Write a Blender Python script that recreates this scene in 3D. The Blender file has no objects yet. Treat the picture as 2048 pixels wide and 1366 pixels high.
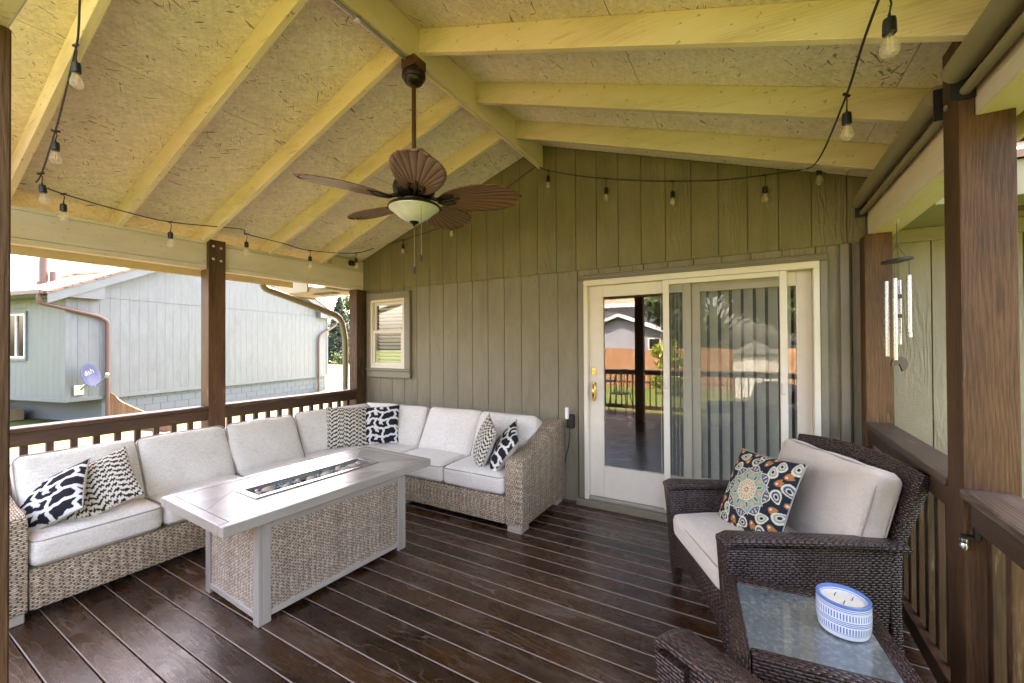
import bpy, bmesh, math, random
import numpy as np
from mathutils import Vector, Matrix, Euler
random.seed(7); rng = np.random.default_rng(7)
R = math.radians
scene = bpy.context.scene
COL = scene.collection

# ------------------------------------------------------------------ camera
CAM_H = 1.5
cam = bpy.data.cameras.new('camera'); cam.lens = 36 * 828 / 2048; cam.sensor_width = 36
cam.clip_start = 0.02; cam.clip_end = 500
co = bpy.data.objects.new('camera', cam); COL.objects.link(co)
yaw, pit, rol = R(30.1), R(.45), R(-.31)
fw = Vector((-math.sin(yaw), math.cos(yaw), 0)); rt = Vector((math.cos(yaw), math.sin(yaw), 0)); up = Vector((0, 0, 1))
fw, up = math.cos(pit) * fw + math.sin(pit) * up, math.cos(pit) * up - math.sin(pit) * fw
rt, up = math.cos(rol) * rt + math.sin(rol) * up, math.cos(rol) * up - math.sin(rol) * rt
m = Matrix((rt, up, -fw)).transposed().to_4x4(); m.translation = (0, 0, CAM_H)
co.matrix_world = m; scene.camera = co
# ------------------------------------------------------------------ world, sun, exposure
SUN_EL, SUN_AZ = R(60), R(-24)           # azimuth measured from +Y towards +X
w = bpy.data.worlds.new('World'); scene.world = w; w.use_nodes = True
wn = w.node_tree; bg = wn.nodes['Background']
sky = wn.nodes.new('ShaderNodeTexSky'); sky.sky_type = 'NISHITA'; sky.sun_disc = False
sky.sun_elevation = SUN_EL; sky.sun_rotation = SUN_AZ; sky.air_density = 1.0; sky.dust_density = 5.0; sky.ozone_density = 1.0
wn.links.new(sky.outputs[0], bg.inputs[0]); bg.inputs[1].default_value = 0.15
sl = bpy.data.lights.new('sun', 'SUN'); sl.energy = 4.4; sl.angle = R(.53); sl.color = (1, .95, .86)
so = bpy.data.objects.new('sun', sl); COL.objects.link(so)
sd = Vector((math.sin(SUN_AZ) * math.cos(SUN_EL), math.cos(SUN_AZ) * math.cos(SUN_EL), math.sin(SUN_EL)))
so.rotation_euler = sd.to_track_quat('Z', 'Y').to_euler(); so.location = sd * 60
scene.view_settings.view_transform = 'Standard'; scene.view_settings.look = 'None'
scene.view_settings.exposure = 3.9; scene.view_settings.gamma = 1; scene.view_settings.use_curve_mapping = False
scene.view_settings.use_white_balance = True; scene.view_settings.white_balance_temperature = 7900; scene.view_settings.white_balance_tint = 21
scene.render.engine = 'CYCLES'
scene.cycles.use_denoising = True; scene.cycles.denoiser = 'OPENIMAGEDENOISE'
scene.cycles.max_bounces = 10; scene.cycles.diffuse_bounces = 6; scene.cycles.glossy_bounces = 4
scene.cycles.transparent_max_bounces = 16; scene.cycles.transmission_bounces = 6
scene.cycles.caustics_reflective = False; scene.cycles.caustics_refractive = False
scene.cycles.sample_clamp_indirect = 6

# ------------------------------------------------------------------ node helpers
class NT:
    def __init__(s, name):
        s.mat = bpy.data.materials.new(name); s.mat.use_nodes = True; s.t = s.mat.node_tree
        s.b = s.t.nodes['Principled BSDF']; s.out = s.t.nodes['Material Output']
    def n(s, typ, ins=None, **at):
        nd = s.t.nodes.new('ShaderNode' + typ)
        for k, v in at.items(): setattr(nd, k, v)
        for k, v in (ins or {}).items(): s.set(nd.inputs[k], v)
        return nd
    def set(s, sock, v):
        if isinstance(v, bpy.types.NodeSocket): s.t.links.new(v, sock)
        else: sock.default_value = v
    def m(s, op, a, b=0.0, c=0.0):
        nd = s.n('Math', operation=op); s.set(nd.inputs[0], a); s.set(nd.inputs[1], b); s.set(nd.inputs[2], c); return nd.outputs[0]
    def vm(s, op, a, b=(0, 0, 0)):
        nd = s.n('VectorMath', operation=op); s.set(nd.inputs[0], a); s.set(nd.inputs[1], b); return nd.outputs[0]
    def noise(s, vec, scale=1., detail=4., rough=.55, dist=0.):
        return s.n('TexNoise', {'Vector': vec, 'Scale': scale, 'Detail': detail, 'Roughness': rough, 'Distortion': dist}).outputs[0]
    def ramp(s, fac, stops, interp='LINEAR'):
        nd = s.n('ValToRGB', {0: fac}); cr = nd.color_ramp; cr.interpolation = interp
        while len(cr.elements) < len(stops): cr.elements.new(.5)
        for e, (p, c) in zip(cr.elements, stops):
            e.position = p; e.color = (c[0], c[1], c[2], 1) if hasattr(c, '__len__') else (c, c, c, 1)
        return nd.outputs[0]
    def mix(s, f, a, b, mode='MIX'):
        nd = s.n('Mix', data_type='RGBA', blend_type=mode)
        s.set(nd.inputs[0], f)
        for i, v in ((6, a), (7, b)):
            if not isinstance(v, bpy.types.NodeSocket) and len(v) == 3: v = (*v, 1)
            s.set(nd.inputs[i], v)
        return nd.outputs[2]
    def uv(s, rnd=True):
        u = s.n('TexCoord').outputs['UV']
        if rnd:
            r = s.n('ObjectInfo').outputs['Random']
            off = s.n('CombineXYZ', {0: s.m('MULTIPLY', r, 37.3), 1: s.m('MULTIPLY', r, 91.7), 2: s.m('MULTIPLY', r, 13.1)}).outputs[0]
            u = s.vm('ADD', u, off)
        return u
    def obj(s): return s.n('TexCoord').outputs['Object']
    def sc(s, v, *k): return s.vm('MULTIPLY', v, k)
    def sep(s, v): return s.n('SeparateXYZ', {0: v}).outputs
    def bump(s, h, dist=.002, strength=.6):
        b = s.n('Bump', {'Height': h, 'Distance': dist, 'Strength': strength}); s.t.links.new(b.outputs[0], s.b.inputs['Normal'])
    def fin(s, col=None, rough=None, metal=None, spec=None, **kw):
        for k, v in (('Base Color', col), ('Roughness', rough), ('Metallic', metal), ('Specular IOR Level', spec)):
            if v is not None:
                if k == 'Base Color' and not isinstance(v, bpy.types.NodeSocket) and len(v) == 3: v = (*v, 1)
                s.set(s.b.inputs[k], v)
        for k, v in kw.items(): s.set(s.b.inputs[k], v)
        return s.mat

MAT = {}
def plain(name, col, rough=.5, metal=0., var=.12, nscale=18., bump=0., spec=.5):
    g = NT(name); u = g.obj(); nz = g.noise(u, nscale, 5, .6)
    c = g.mix(1., col, g.ramp(nz, [(.25, 1 - var), (.75, 1 + var)]), 'MULTIPLY')
    if bump: g.bump(nz, bump, .5)
    r = g.m('MULTIPLY_ADD', nz, .25, rough - .12)
    MAT[name] = g.fin(c, r, metal, spec); return MAT[name]

def wood(name, dark, mid, light, rough=(.45, .7), ring=1., fibre=.5, bump=.0015, spec=.4, wear=None, su=1., dirt=0., knots=.5):
    """stained or painted timber, grain along u (metres)"""
    g = NT(name); u = g.uv(); su_ = g.sc(u, su, 1, 1)
    big = g.noise(g.sc(su_, 1.1, 3.5, 1), 1., 3, .5)
    vv = g.sep(su_)[1]
    rings = g.m('SINE', g.m('ADD', g.m('MULTIPLY', vv, 420.), g.m('MULTIPLY', g.noise(g.sc(su_, 1.1, 7, 1), 1., 2, .5), 52.)))
    rings = g.m('MULTIPLY_ADD', rings, .5, .5)
    fib = g.noise(g.sc(su_, 9, 260, 1), 1., 4, .65)
    mott = g.noise(g.sc(su_, 3, 11, 1), 1., 5, .6)
    f = g.m('ADD', g.m('MULTIPLY', g.m('SUBTRACT', big, .5), .9), g.m('MULTIPLY', g.m('SUBTRACT', mott, .5), .8))
    f = g.m('ADD', f, g.m('MULTIPLY', g.m('SUBTRACT', fib, .5), fibre))
    f = g.m('ADD', f, g.m('MULTIPLY', g.m('SUBTRACT', rings, .5), .22 * ring))
    f = g.m('ADD', f, .5)
    c = g.ramp(f, [(.12, dark), (.5, mid), (.9, light)])
    rv = g.n('ObjectInfo').outputs['Random']
    c = g.mix(1., c, g.ramp(rv, [(0, .82), (1, 1.14)]), 'MULTIPLY')
    if knots:
        kd = g.n('TexVoronoi', {'Vector': g.vm('ADD', g.sc(su_, 1.7, 11, 1), g.vm('MULTIPLY', g.n('TexNoise', {'Vector': g.sc(su_, 14, 40, 1), 'Scale': 1.}).outputs[1], (.12, .12, 0))), 'Scale': 1.}).outputs['Distance']
        c = g.mix(g.m('MULTIPLY', g.ramp(kd, [(.07, 1.), (.15, 0.)]), knots), c, dark)
    if wear:
        wm = g.ramp(g.m('MULTIPLY', g.noise(g.sc(su_, 5, 55, 1), 1., 6, .7), g.noise(g.sc(su_, .8, 2.5, 1), 1.3, 2, .5)), [(.33, 0.), (.40, 1.)])
        c = g.mix(g.m('MULTIPLY', wm, .55), c, wear)
    if dirt:
        dm = g.ramp(g.noise(g.sc(su_, 26, 34, 1), 1., 3, .5), [(.66, 0.), (.72, 1.)])
        c = g.mix(g.m('MULTIPLY', dm, dirt), c, (.07, .055, .03))
    g.bump(g.m('ADD', fib, g.m('MULTIPLY', rings, .5 * ring)), bump, .5)
    r = g.m('MULTIPLY_ADD', mott, rough[1] - rough[0], rough[0])
    MAT[name] = g.fin(c, r, 0., spec); return MAT[name]

# --- timber
wood('stained_post', (.026, .012, .005), (.085, .039, .0155), (.155, .078, .034), (.45, .7), .5, 1.0, .004, .3, (.28, .18, .09))
wood('stained_rail', (.022, .010, .005), (.062, .028, .012), (.115, .056, .025), (.35, .6), .6, .7, .0015, .4, (.25, .16, .09))
wood('weathered_cap', (.032, .02, .012), (.068, .045, .029), (.125, .09, .063), (.35, .6), 1.2, .8, .0015, .4, (.3, .24, .18))
wood('cedar', (.12, .055, .025), (.215, .105, .05), (.30, .165, .085), (.6, .8), 1.2, .5)
wood('cream_paint', (.53, .42, .22), (.74, .625, .385), (.82, .715, .48), (.45, .65), .5, .35, .0012, .35, None, 1., .5)
wood('cream_beam', (.62, .50, .34), (.72, .60, .43), (.80, .69, .52), (.45, .65), .4, .3, .001, .35, None, 1., .25)

def deck_mat():
    g = NT('deck_stain'); u = g.uv()
    patch = g.noise(g.sc(u, 2.2, 5.5, 1), 1., 6, .62)
    blot = g.noise(g.sc(u, 5, 8, 1), 1.7, 5, .6)
    vv = g.sep(u)[1]
    warp = g.noise(g.sc(u, 1.6, 7.5, 1), 1., 2, .45)
    rings = g.m('SINE', g.m('ADD', g.m('MULTIPLY', vv, 150.), g.m('MULTIPLY', warp, 62.)))
    line = g.ramp(rings, [(.80, 0.), (.97, 1.)])
    fib = g.noise(g.sc(u, 7, 210, 1), 1., 5, .68)
    c = g.ramp(patch, [(.30, (.012, .006, .004)), (.44, (.085, .030, .008)), (.52, (.075, .032, .014)), (.60, (.12, .066, .036)), (.72, (.15, .122, .105))])
    c = g.mix(g.m('MULTIPLY', g.ramp(blot, [(.42, 0.), (.78, 1.)]), .5), c, (.085, .066, .058))
    gm = g.ramp(g.noise(g.sc(u, 1.2, 4, 1), 1., 2, .5), [(.46, 0.), (.6, 1.)])
    c = g.mix(g.m('MULTIPLY', g.m('MULTIPLY', line, gm), .75), c, (.20, .145, .105))
    c = g.mix(g.m('MULTIPLY', g.ramp(fib, [(.56, 0.), (.72, 1.)]), .55), c, (.16, .11, .078))
    spk = g.ramp(g.noise(g.sc(u, 70, 70, 1), 1., 2, .5), [(.72, 0.), (.77, 1.)])
    c = g.mix(g.m('MULTIPLY', spk, .5), c, (.3, .25, .19))
    rv = g.n('ObjectInfo').outputs['Random']
    c = g.mix(1., c, g.ramp(rv, [(0, .42), (1, 1.02)]), 'MULTIPLY')
    c = g.mix(1., c, g.ramp(g.noise(g.sc(u, .9, 2.2, 1), 1., 3, .6), [(.3, .42), (.7, 1.1)]), 'MULTIPLY')
    g.bump(g.m('ADD', g.m('MULTIPLY', fib, .8), g.m('ADD', g.m('MULTIPLY', line, .4), g.m('MULTIPLY', blot, .6))), .0016, .5)
    r = g.ramp(g.m('ADD', g.m('MULTIPLY', blot, .6), g.m('MULTIPLY', fib, .4)), [(.3, .14), (.7, .42)])
    MAT['deck_stain'] = g.fin(c, r, 0., .5)
deck_mat()
plain('worn_edge', (.20, .138, .098), .6, 0, .3, 40)

def osb_mat():
    g = NT('osb_paint'); u = g.uv()
    c0 = g.ramp(g.noise(u, 1.4, 4, .6), [(.3, (.70, .61, .47)), (.7, (.82, .72, .575))])
    gate = g.noise(u, 2.6, 3, .6)
    marks = None; h = None
    for a, sx, sy, th, sc in ((12, 9, 60, .685, 1), (62, 11, 70, .70, 1.1), (-35, 10, 64, .69, .9), (118, 15, 95, .70, 1.2)):
        mp = g.sc(g.n('Mapping', {'Vector': u, 'Rotation': (0, 0, R(a)), 'Location': (a * .37, a * .11, 0)}).outputs[0], sx * sc, sy * sc, 1)
        nz = g.noise(mp, 1., 3, .55, .35)
        k = g.ramp(g.m('ADD', nz, g.m('MULTIPLY', g.m('SUBTRACT', gate, .5), .22)), [(th - .02, 0.), (th + .02, 1.)])
        marks = k if marks is None else g.m('MAXIMUM', marks, k)
        h = nz if h is None else g.m('ADD', h, nz)
    gouge = g.ramp(g.noise(g.sc(u, 22, 60, 1), 1., 3, .6), [(.70, 0.), (.715, 1.)])
    vor = g.n('TexVoronoi', {'Vector': g.sc(u, 14, 26, 1), 'Scale': 1., 'Randomness': 1.}).outputs['Color']
    c = g.mix(.14, c0, g.ramp(g.sep(vor)[0], [(0, .25), (1, .8)]), 'OVERLAY')
    c = g.mix(1., c, g.ramp(g.m('MULTIPLY', h, .25), [(.40, .86), (.62, 1.24)]), 'MULTIPLY')
    c = g.mix(g.m('MULTIPLY', marks, .8), c, (.15, .115, .05))
    c = g.mix(g.m('MULTIPLY', gouge, .85), c, (.05, .038, .02))
    g.bump(g.m('SUBTRACT', h, g.m('MULTIPLY', marks, 1.)), .003, .45)
    MAT['osb_paint'] = g.fin(c, .7, 0., .3)
osb_mat()

def siding(name, c0, c1, bump=.007, wear=.25):
    g = NT(name); u = g.uv()
    mott = g.noise(g.sc(u, 2, 6, 1), 1., 4, .6)
    vv = g.sep(u)[1]
    warp = g.noise(g.sc(u, 1.4, 9, 1), 1., 3, .5)
    rings = g.m('SINE', g.m('ADD', g.m('MULTIPLY', vv, 110.), g.m('MULTIPLY', warp, 55.)))
    gate = g.ramp(g.noise(g.sc(u, 1.5, 3, 1), 1., 2, .5), [(.42, 0.), (.62, 1.)])
    fib = g.noise(g.sc(u, 24, 190, 1), 1., 4, .65)
    cross = g.noise(g.sc(u, 120, 26, 1), 1., 3, .6)
    c = g.ramp(mott, [(.25, [k * .88 for k in c0]), (.75, [k * 1.1 for k in c1])])
    c = g.mix(g.m('MULTIPLY', g.ramp(fib, [(.55, 0.), (.75, 1.)]), wear), c, [k * .55 for k in c0])
    g.bump(g.m('ADD', g.m('MULTIPLY', g.m('MULTIPLY', rings, gate), .45), g.m('ADD', fib, g.m('MULTIPLY', cross, .6))), bump, .6)
    MAT[name] = g.fin(c, g.m('MULTIPLY_ADD', mott, .2, .38), 0., .45)
siding('olive_siding', (.158, .136, .060), (.19, .164, .076))  # gable boards: warm bounce light from the ceiling is put into the colour
siding('olive_siding_pale_lit', (.205, .177, .112), (.245, .213, .14))  # lower boards: the gable's paint, with its paler lighting put into the colour
siding('neighbor_siding', (.118, .139, .148), (.129, .151, .160), .003, .06)
plain('olive_trim', (.205, .182, .128), .45, 0, .08, 30, .001)
plain('white_vinyl', (.74, .68, .56), .4, 0, .04, 12)
plain('white_frame', (.78, .78, .74), .4, 0, .04, 12)
plain('block_paint', (.129, .151, .160), .75, 0, .1, 25, .002)
plain('brown_metal', (.11, .065, .055), .4, 0, .1, 8)
plain('tan_metal', (.21, .18, .105), .4, 0, .06, 8)
plain('black_plastic', (.012, .012, .012), .4, 0, .1, 30)
plain('bronze', (.028, .02, .014), .38, .6, .2, 30)
plain('rod_brown', (.085, .035, .012), .4, .2, .1, 30)
plain('brass', (.75, .52, .16), .22, 1., .1, 30)
plain('galvanised', (.55, .56, .55), .35, 1., .15, 40)
plain('aluminium', (.50, .51, .52), .25, 1., .05, 40)
plain('dark_disc', (.03, .03, .035), .5, 0, .1, 30)
plain('dark_wood', (.06, .03, .018), .5, 0, .3, 30)
plain('roller_fabric', (.245, .205, .11), .6, 0, .06, 40)
plain('sign_white', (.30, .30, .30), .6, 0, .03, 10)
plain('blue_dish', (.008, .024, .085), .5, 0, .06, 10)
plain('white_plastic', (.8, .8, .76), .4, 0, .03, 10)
plain('wax', (.80, .77, .62), .45, 0, .05, 20)
plain('wick', (.02, .018, .015), .8)
plain('cardboard', (.36, .25, .15), .8, 0, .15, 14)
plain('hose', (.05, .06, .09), .5, 0, .1, 14)
plain('concrete', (.42, .40, .36), .85, 0, .12, 3, .002)
plain('gravel', (.036, .027, .018), .9, 0, .5, 28, .01)
plain('bark', (.075, .05, .032), .9, 0, .4, 20, .01)
wood('table_metal', (.265, .235, .195), (.325, .29, .245), (.385, .35, .30), (.20, .30), .3, .5, .0006, .6)
plain('steel_rim', (.62, .60, .56), .22, .9, .08, 30)
plain('stone', (.38, .30, .22), .7, 0, .35, 14, .004)
plain('foot_taupe', (.36, .31, .25), .55, 0, .1, 20)
plain('interior', (.20, .185, .16), .8, 0, .1, 2)
plain('blind_fabric', (.86, .86, .80), .7, 0, .04, 20)
plain('black_iron', (.015, .015, .016), .45, .3, .2, 30)
plain('shed_white', (.40, .39, .37), .6, 0, .06, 4)
plain('grey_siding', (.16, .175, .21), .6, 0, .08, 3)
plain('house_trim', (.45, .45, .44), .5, 0, .05, 3)
plain('soffit', (.30, .275, .17), .6, 0, .08, 14)

def grass_mat():
    g = NT('lawn'); u = g.obj()
    a = g.noise(u, .35, 4, .6); b = g.noise(u, 22, 4, .7)
    c = g.ramp(g.m('ADD', g.m('MULTIPLY', a, .5), g.m('MULTIPLY', b, .5)), [(.3, (.032, .05, .010)), (.5, (.06, .082, .017)), (.7, (.095, .118, .03))])
    g.bump(b, .03, .7); MAT['lawn'] = g.fin(c, .8, 0., .2)
grass_mat()
def shingle_mat():
    g = NT('shingles'); u = g.uv(False)
    br = g.n('TexBrick', {'Vector': u, 'Color1': (.17, .105, .075, 1), 'Color2': (.26, .17, .125, 1), 'Mortar': (.05, .035, .03, 1), 'Scale': 1., 'Mortar Size': .008, 'Brick Width': .30, 'Row Height': .14})
    c = g.mix(.5, br.outputs[0], g.ramp(g.noise(u, 40, 3, .6), [(.3, .4), (.7, .9)]), 'OVERLAY')
    g.bump(br.outputs[1], .008, -.6); MAT['shingles'] = g.fin(c, .9, 0., .2)
shingle_mat()

def wicker(name, ca, cb, cc, gap, bw, rh, rough, spec, dist):
    """woven strands; u along the strands, v across, metres"""
    g = NT(name); u0 = g.uv(False)
    wob = g.n('TexNoise', {'Vector': u0, 'Scale': 9., 'Detail': 2.}).outputs[1]
    u = g.vm('ADD', u0, g.vm('MULTIPLY', g.vm('SUBTRACT', wob, (.5, .5, .5)), (.012, .006, 0)))
    s = g.sep(u); row = g.m('FLOOR', g.m('DIVIDE', s[1], rh)); par = g.m('ADD', g.m('MODULO', g.m('ABSOLUTE', row), 2.), g.m('MULTIPLY', g.n('TexWhiteNoise', {'W': row}, noise_dimensions='1D').outputs[0], .7))
    x = g.m('ADD', g.m('DIVIDE', s[0], bw), g.m('MULTIPLY', par, .5))
    cell = g.m('FLOOR', x); fx = g.m('SUBTRACT', x, cell); fy = g.m('FRACT', g.m('DIVIDE', s[1], rh))
    hx = g.m('SINE', g.m('MULTIPLY', fx, math.pi)); hy = g.m('SINE', g.m('MULTIPLY', fy, math.pi))
    h = g.m('MULTIPLY', g.m('POWER', g.m('ABSOLUTE', hx), .6), g.m('POWER', g.m('ABSOLUTE', hy), .6))
    idn = g.n('TexWhiteNoise', {'Vector': g.n('CombineXYZ', {0: cell, 1: row}).outputs[0]}, noise_dimensions='3D').outputs[0]
    streak = g.noise(g.sc(u, 30, 260, 1), 1., 2, .6)
    colm = g.n('TexWhiteNoise', {'W': g.m('FLOOR', g.m('DIVIDE', s[0], bw * .5))}, noise_dimensions='1D').outputs[0]
    idn = g.m('ADD', g.m('MULTIPLY', idn, .6), g.m('MULTIPLY', colm, .4))
    col = g.ramp(g.m('ADD', g.m('MULTIPLY', idn, .62), g.m('MULTIPLY', streak, .4)), [(.15, ca), (.5, cb), (.85, cc)])
    col = g.mix(g.ramp(h, [(.25, 1.), (.58, 0.)]), col, gap)
    g.bump(h, dist, .8)
    MAT[name] = g.fin(col, rough, 0., spec)
wicker('natural_wicker', (.28, .19, .115), (.50, .385, .26), (.72, .60, .45), (.07, .045, .028), .040, .0105, .55, .35, .006)
wicker('natural_wicker_fine', (.28, .205, .14), (.50, .395, .29), (.70, .60, .48), (.075, .05, .034), .032, .0090, .55, .35, .005)
wicker('dark_wicker', (.028, .013, .011), (.054, .027, .021), (.095, .052, .040), (.008, .005, .004), .030, .011, .27, .6, .005)

def fabric(name, c0, c1, sc=420.):
    g = NT(name); u = g.uv()
    a = g.noise(g.sc(u, 520, 55, 1), 1., 3, .6); b = g.noise(g.sc(u, 55, 520, 1), 1., 3, .6)
    t = g.m('MULTIPLY', g.m('ADD', a, b), .5)
    sl_ = g.noise(g.sc(u, 25, 400, 1), 1., 3, .6)
    c = g.ramp(g.m('ADD', g.m('MULTIPLY', t, .7), g.m('MULTIPLY', sl_, .3)), [(.34, c0), (.64, c1)])
    c = g.mix(.5, c, g.ramp(g.noise(u, 5, 3, .5), [(.3, .86), (.7, 1.)]), 'MULTIPLY')
    big = g.noise(g.sc(u, 1, 1.6, 1), 5.5, 4, .55, .6)
    g.bump(g.m('ADD', t, g.m('MULTIPLY', big, 9.)), .0028, .6)
    MAT[name] = g.fin(c, .9, 0., .15, **{'Sheen Weight': .25})
fabric('linen', (.50, .455, .385), (.90, .845, .76))
fabric('tan_canvas', (.54, .455, .37), (.72, .63, .53))
plain('linen_piping', (.34, .305, .26), .9, 0, .1, 60, 0, .15)
plain('canvas_piping', (.40, .335, .27), .9, 0, .1, 60, 0, .15)

def attr_mat(name, bump=.0015):
    g = NT(name); c = g.n('VertexColor', layer_name='print').outputs[0]
    u = g.uv(); t = g.noise(g.sc(u, 260, 260, 1), 1., 3, .6)
    g.bump(g.m('ADD', t, g.m('MULTIPLY', g.noise(u, 6, 2, .5), 2.)), bump, .5)
    c = g.mix(.6, c, g.ramp(t, [(.3, .78), (.7, 1.05)]), 'MULTIPLY')
    MAT[name] = g.fin(c, .9, 0., .15)
attr_mat('printed_cotton')

def glass_mat(name, tint=(1, 1, 1), ior=1.75, rough=0., body=0., bodycol=(.6, .65, .6)):
    g = NT(name); g.t.nodes.remove(g.b)
    tr = g.n('BsdfTransparent', {0: (*tint, 1)}); gl = g.n('BsdfGlossy', {0: (1, 1, 1, 1), 'Roughness': rough})
    f0 = ((ior - 1) / (ior + 1)) ** 2; fc_ = g.n('LayerWeight', {'Blend': .5}).outputs['Facing']
    fr = g.m('MULTIPLY_ADD', g.m('POWER', fc_, 5.), 1 - f0, f0)
    a = tr.outputs[0]
    if body:
        df = g.n('BsdfDiffuse', {0: (*bodycol, 1)}); mx0 = g.n('MixShader', {0: body}); g.t.links.new(a, mx0.inputs[1]); g.t.links.new(df.outputs[0], mx0.inputs[2]); a = mx0.outputs[0]
    mx = g.n('MixShader', {0: fr}); g.t.links.new(a, mx.inputs[1]); g.t.links.new(gl.outputs[0], mx.inputs[2])
    g.t.links.new(mx.outputs[0], g.out.inputs[0]); MAT[name] = g.mat
glass_mat('pane_glass', (.96, .97, .96), 1.9)
glass_mat('bulb_glass', (.99, .97, .92), 1.4, 0., .16, (.9, .86, .74))
glass_mat('far_glass', (.25, .27, .28), 2.2)
glass_mat('screen_mesh', (.88, .88, .86), 1.05, .6, .09, (.32, .33, .31))
glass_mat('fire_glass', (.75, .85, .86), 1.6, .05, .25, (.6, .7, .72))
def frosted():
    g = NT('textured_glass'); u = g.uv(False)
    n1 = g.noise(g.sc(u, 55, 55, 1), 1., 5, .7); n2 = g.noise(u, 9, 3, .5)
    c = g.ramp(g.m('ADD', g.m('MULTIPLY', n1, .7), g.m('MULTIPLY', n2, .3)), [(.35, (.085, .105, .105)), (.52, (.16, .19, .185)), (.68, (.36, .40, .39))])
    g.bump(n1, .0012, .45); MAT['textured_glass'] = g.fin(g.mix(.35, c, (.05, .065, .07)), .12, 0., .9, **{'Coat Weight': 1., 'Coat Roughness': .03})
frosted()
def shade_mat():
    g = NT('alabaster'); u = g.obj(); n1 = g.noise(u, 9, 4, .6, 1.2)
    MAT['alabaster'] = g.fin(g.ramp(n1, [(.3, (.62, .64, .56)), (.7, (.76, .78, .70))]), .35, 0., .5, **{'Subsurface Weight': .2})
shade_mat()
def palm_mat():
    g = NT('palm_blade'); u = g.uv(False); s = g.sep(u)
    ang = g.m('ARCTAN2', s[1], g.m('ADD', s[0], .02)); rib = g.m('SINE', g.m('MULTIPLY', ang, 66.)) ; rib2 = g.m('POWER', g.m('MULTIPLY_ADD', rib, .5, .5), .35)
    n1 = g.noise(g.sc(u, 12, 12, 1), 1., 3, .6)
    c = g.ramp(g.m('MULTIPLY', rib2, g.m('MULTIPLY_ADD', n1, .5, .65)), [(.12, (.05, .022, .007)), (.45, (.155, .07, .021)), (.95, (.225, .108, .034))])
    g.bump(rib2, .004, .8); MAT['palm_blade'] = g.fin(c, .42, 0., .45)
palm_mat()
def candle_mat():
    g = NT('candle_glaze'); s = g.sep(g.obj()); ang = g.m('ARCTAN2', s[1], s[0]); z = s[2]
    tick = g.m('GREATER_THAN', g.m('SINE', g.m('MULTIPLY', ang, 58.)), .1)
    def band(a, b): return g.m('MULTIPLY', g.m('GREATER_THAN', z, a), g.m('LESS_THAN', z, b))
    stripes = g.m('GREATER_THAN', g.m('SINE', g.m('MULTIPLY', z, 2 * math.pi / .0058)), -.1)
    b1 = band(.026, .047); b2 = band(.071, .092)
    blue = g.m('ADD', g.m('MULTIPLY', g.m('ADD', b1, b2), tick), g.m('MULTIPLY', g.m('ADD', band(.05, .068), band(.095, .108)), stripes))
    blue = g.m('MINIMUM', g.m('ADD', g.m('ADD', blue, band(.0215, .0235)), g.m('GREATER_THAN', z, .110)), 1.)
    c = g.mix(blue, (.76, .78, .80), (.10, .19, .44)); MAT['candle_glaze'] = g.fin(c, .3, 0., .5)
candle_mat()
def leaf_mat(name, a, b, c_):
    g = NT(name); r = g.n('Attribute', attribute_name='leaf').outputs[2]
    g.t.links.new(g.ramp(r, [(0, a), (.5, b), (1, c_)]), g.b.inputs[0])
    g.b.inputs['Roughness'].default_value = .6
    tl = g.n('BsdfTranslucent'); g.t.links.new(g.ramp(r, [(0, a), (.5, b), (1, c_)]), tl.inputs[0])
    mx = g.n('MixShader', {0: .35}); g.t.links.new(g.b.outputs[0], mx.inputs[1]); g.t.links.new(tl.outputs[0], mx.inputs[2])
    g.t.links.new(mx.outputs[0], g.out.inputs[0]); MAT[name] = g.mat
leaf_mat('leaf_green', (.014, .03, .007), (.03, .058, .012), (.055, .09, .02))
leaf_mat('leaf_blue', (.016, .03, .02), (.034, .056, .036), (.065, .088, .056))
leaf_mat('leaf_lime', (.12, .16, .02), (.22, .27, .03), (.34, .36, .05))

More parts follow.
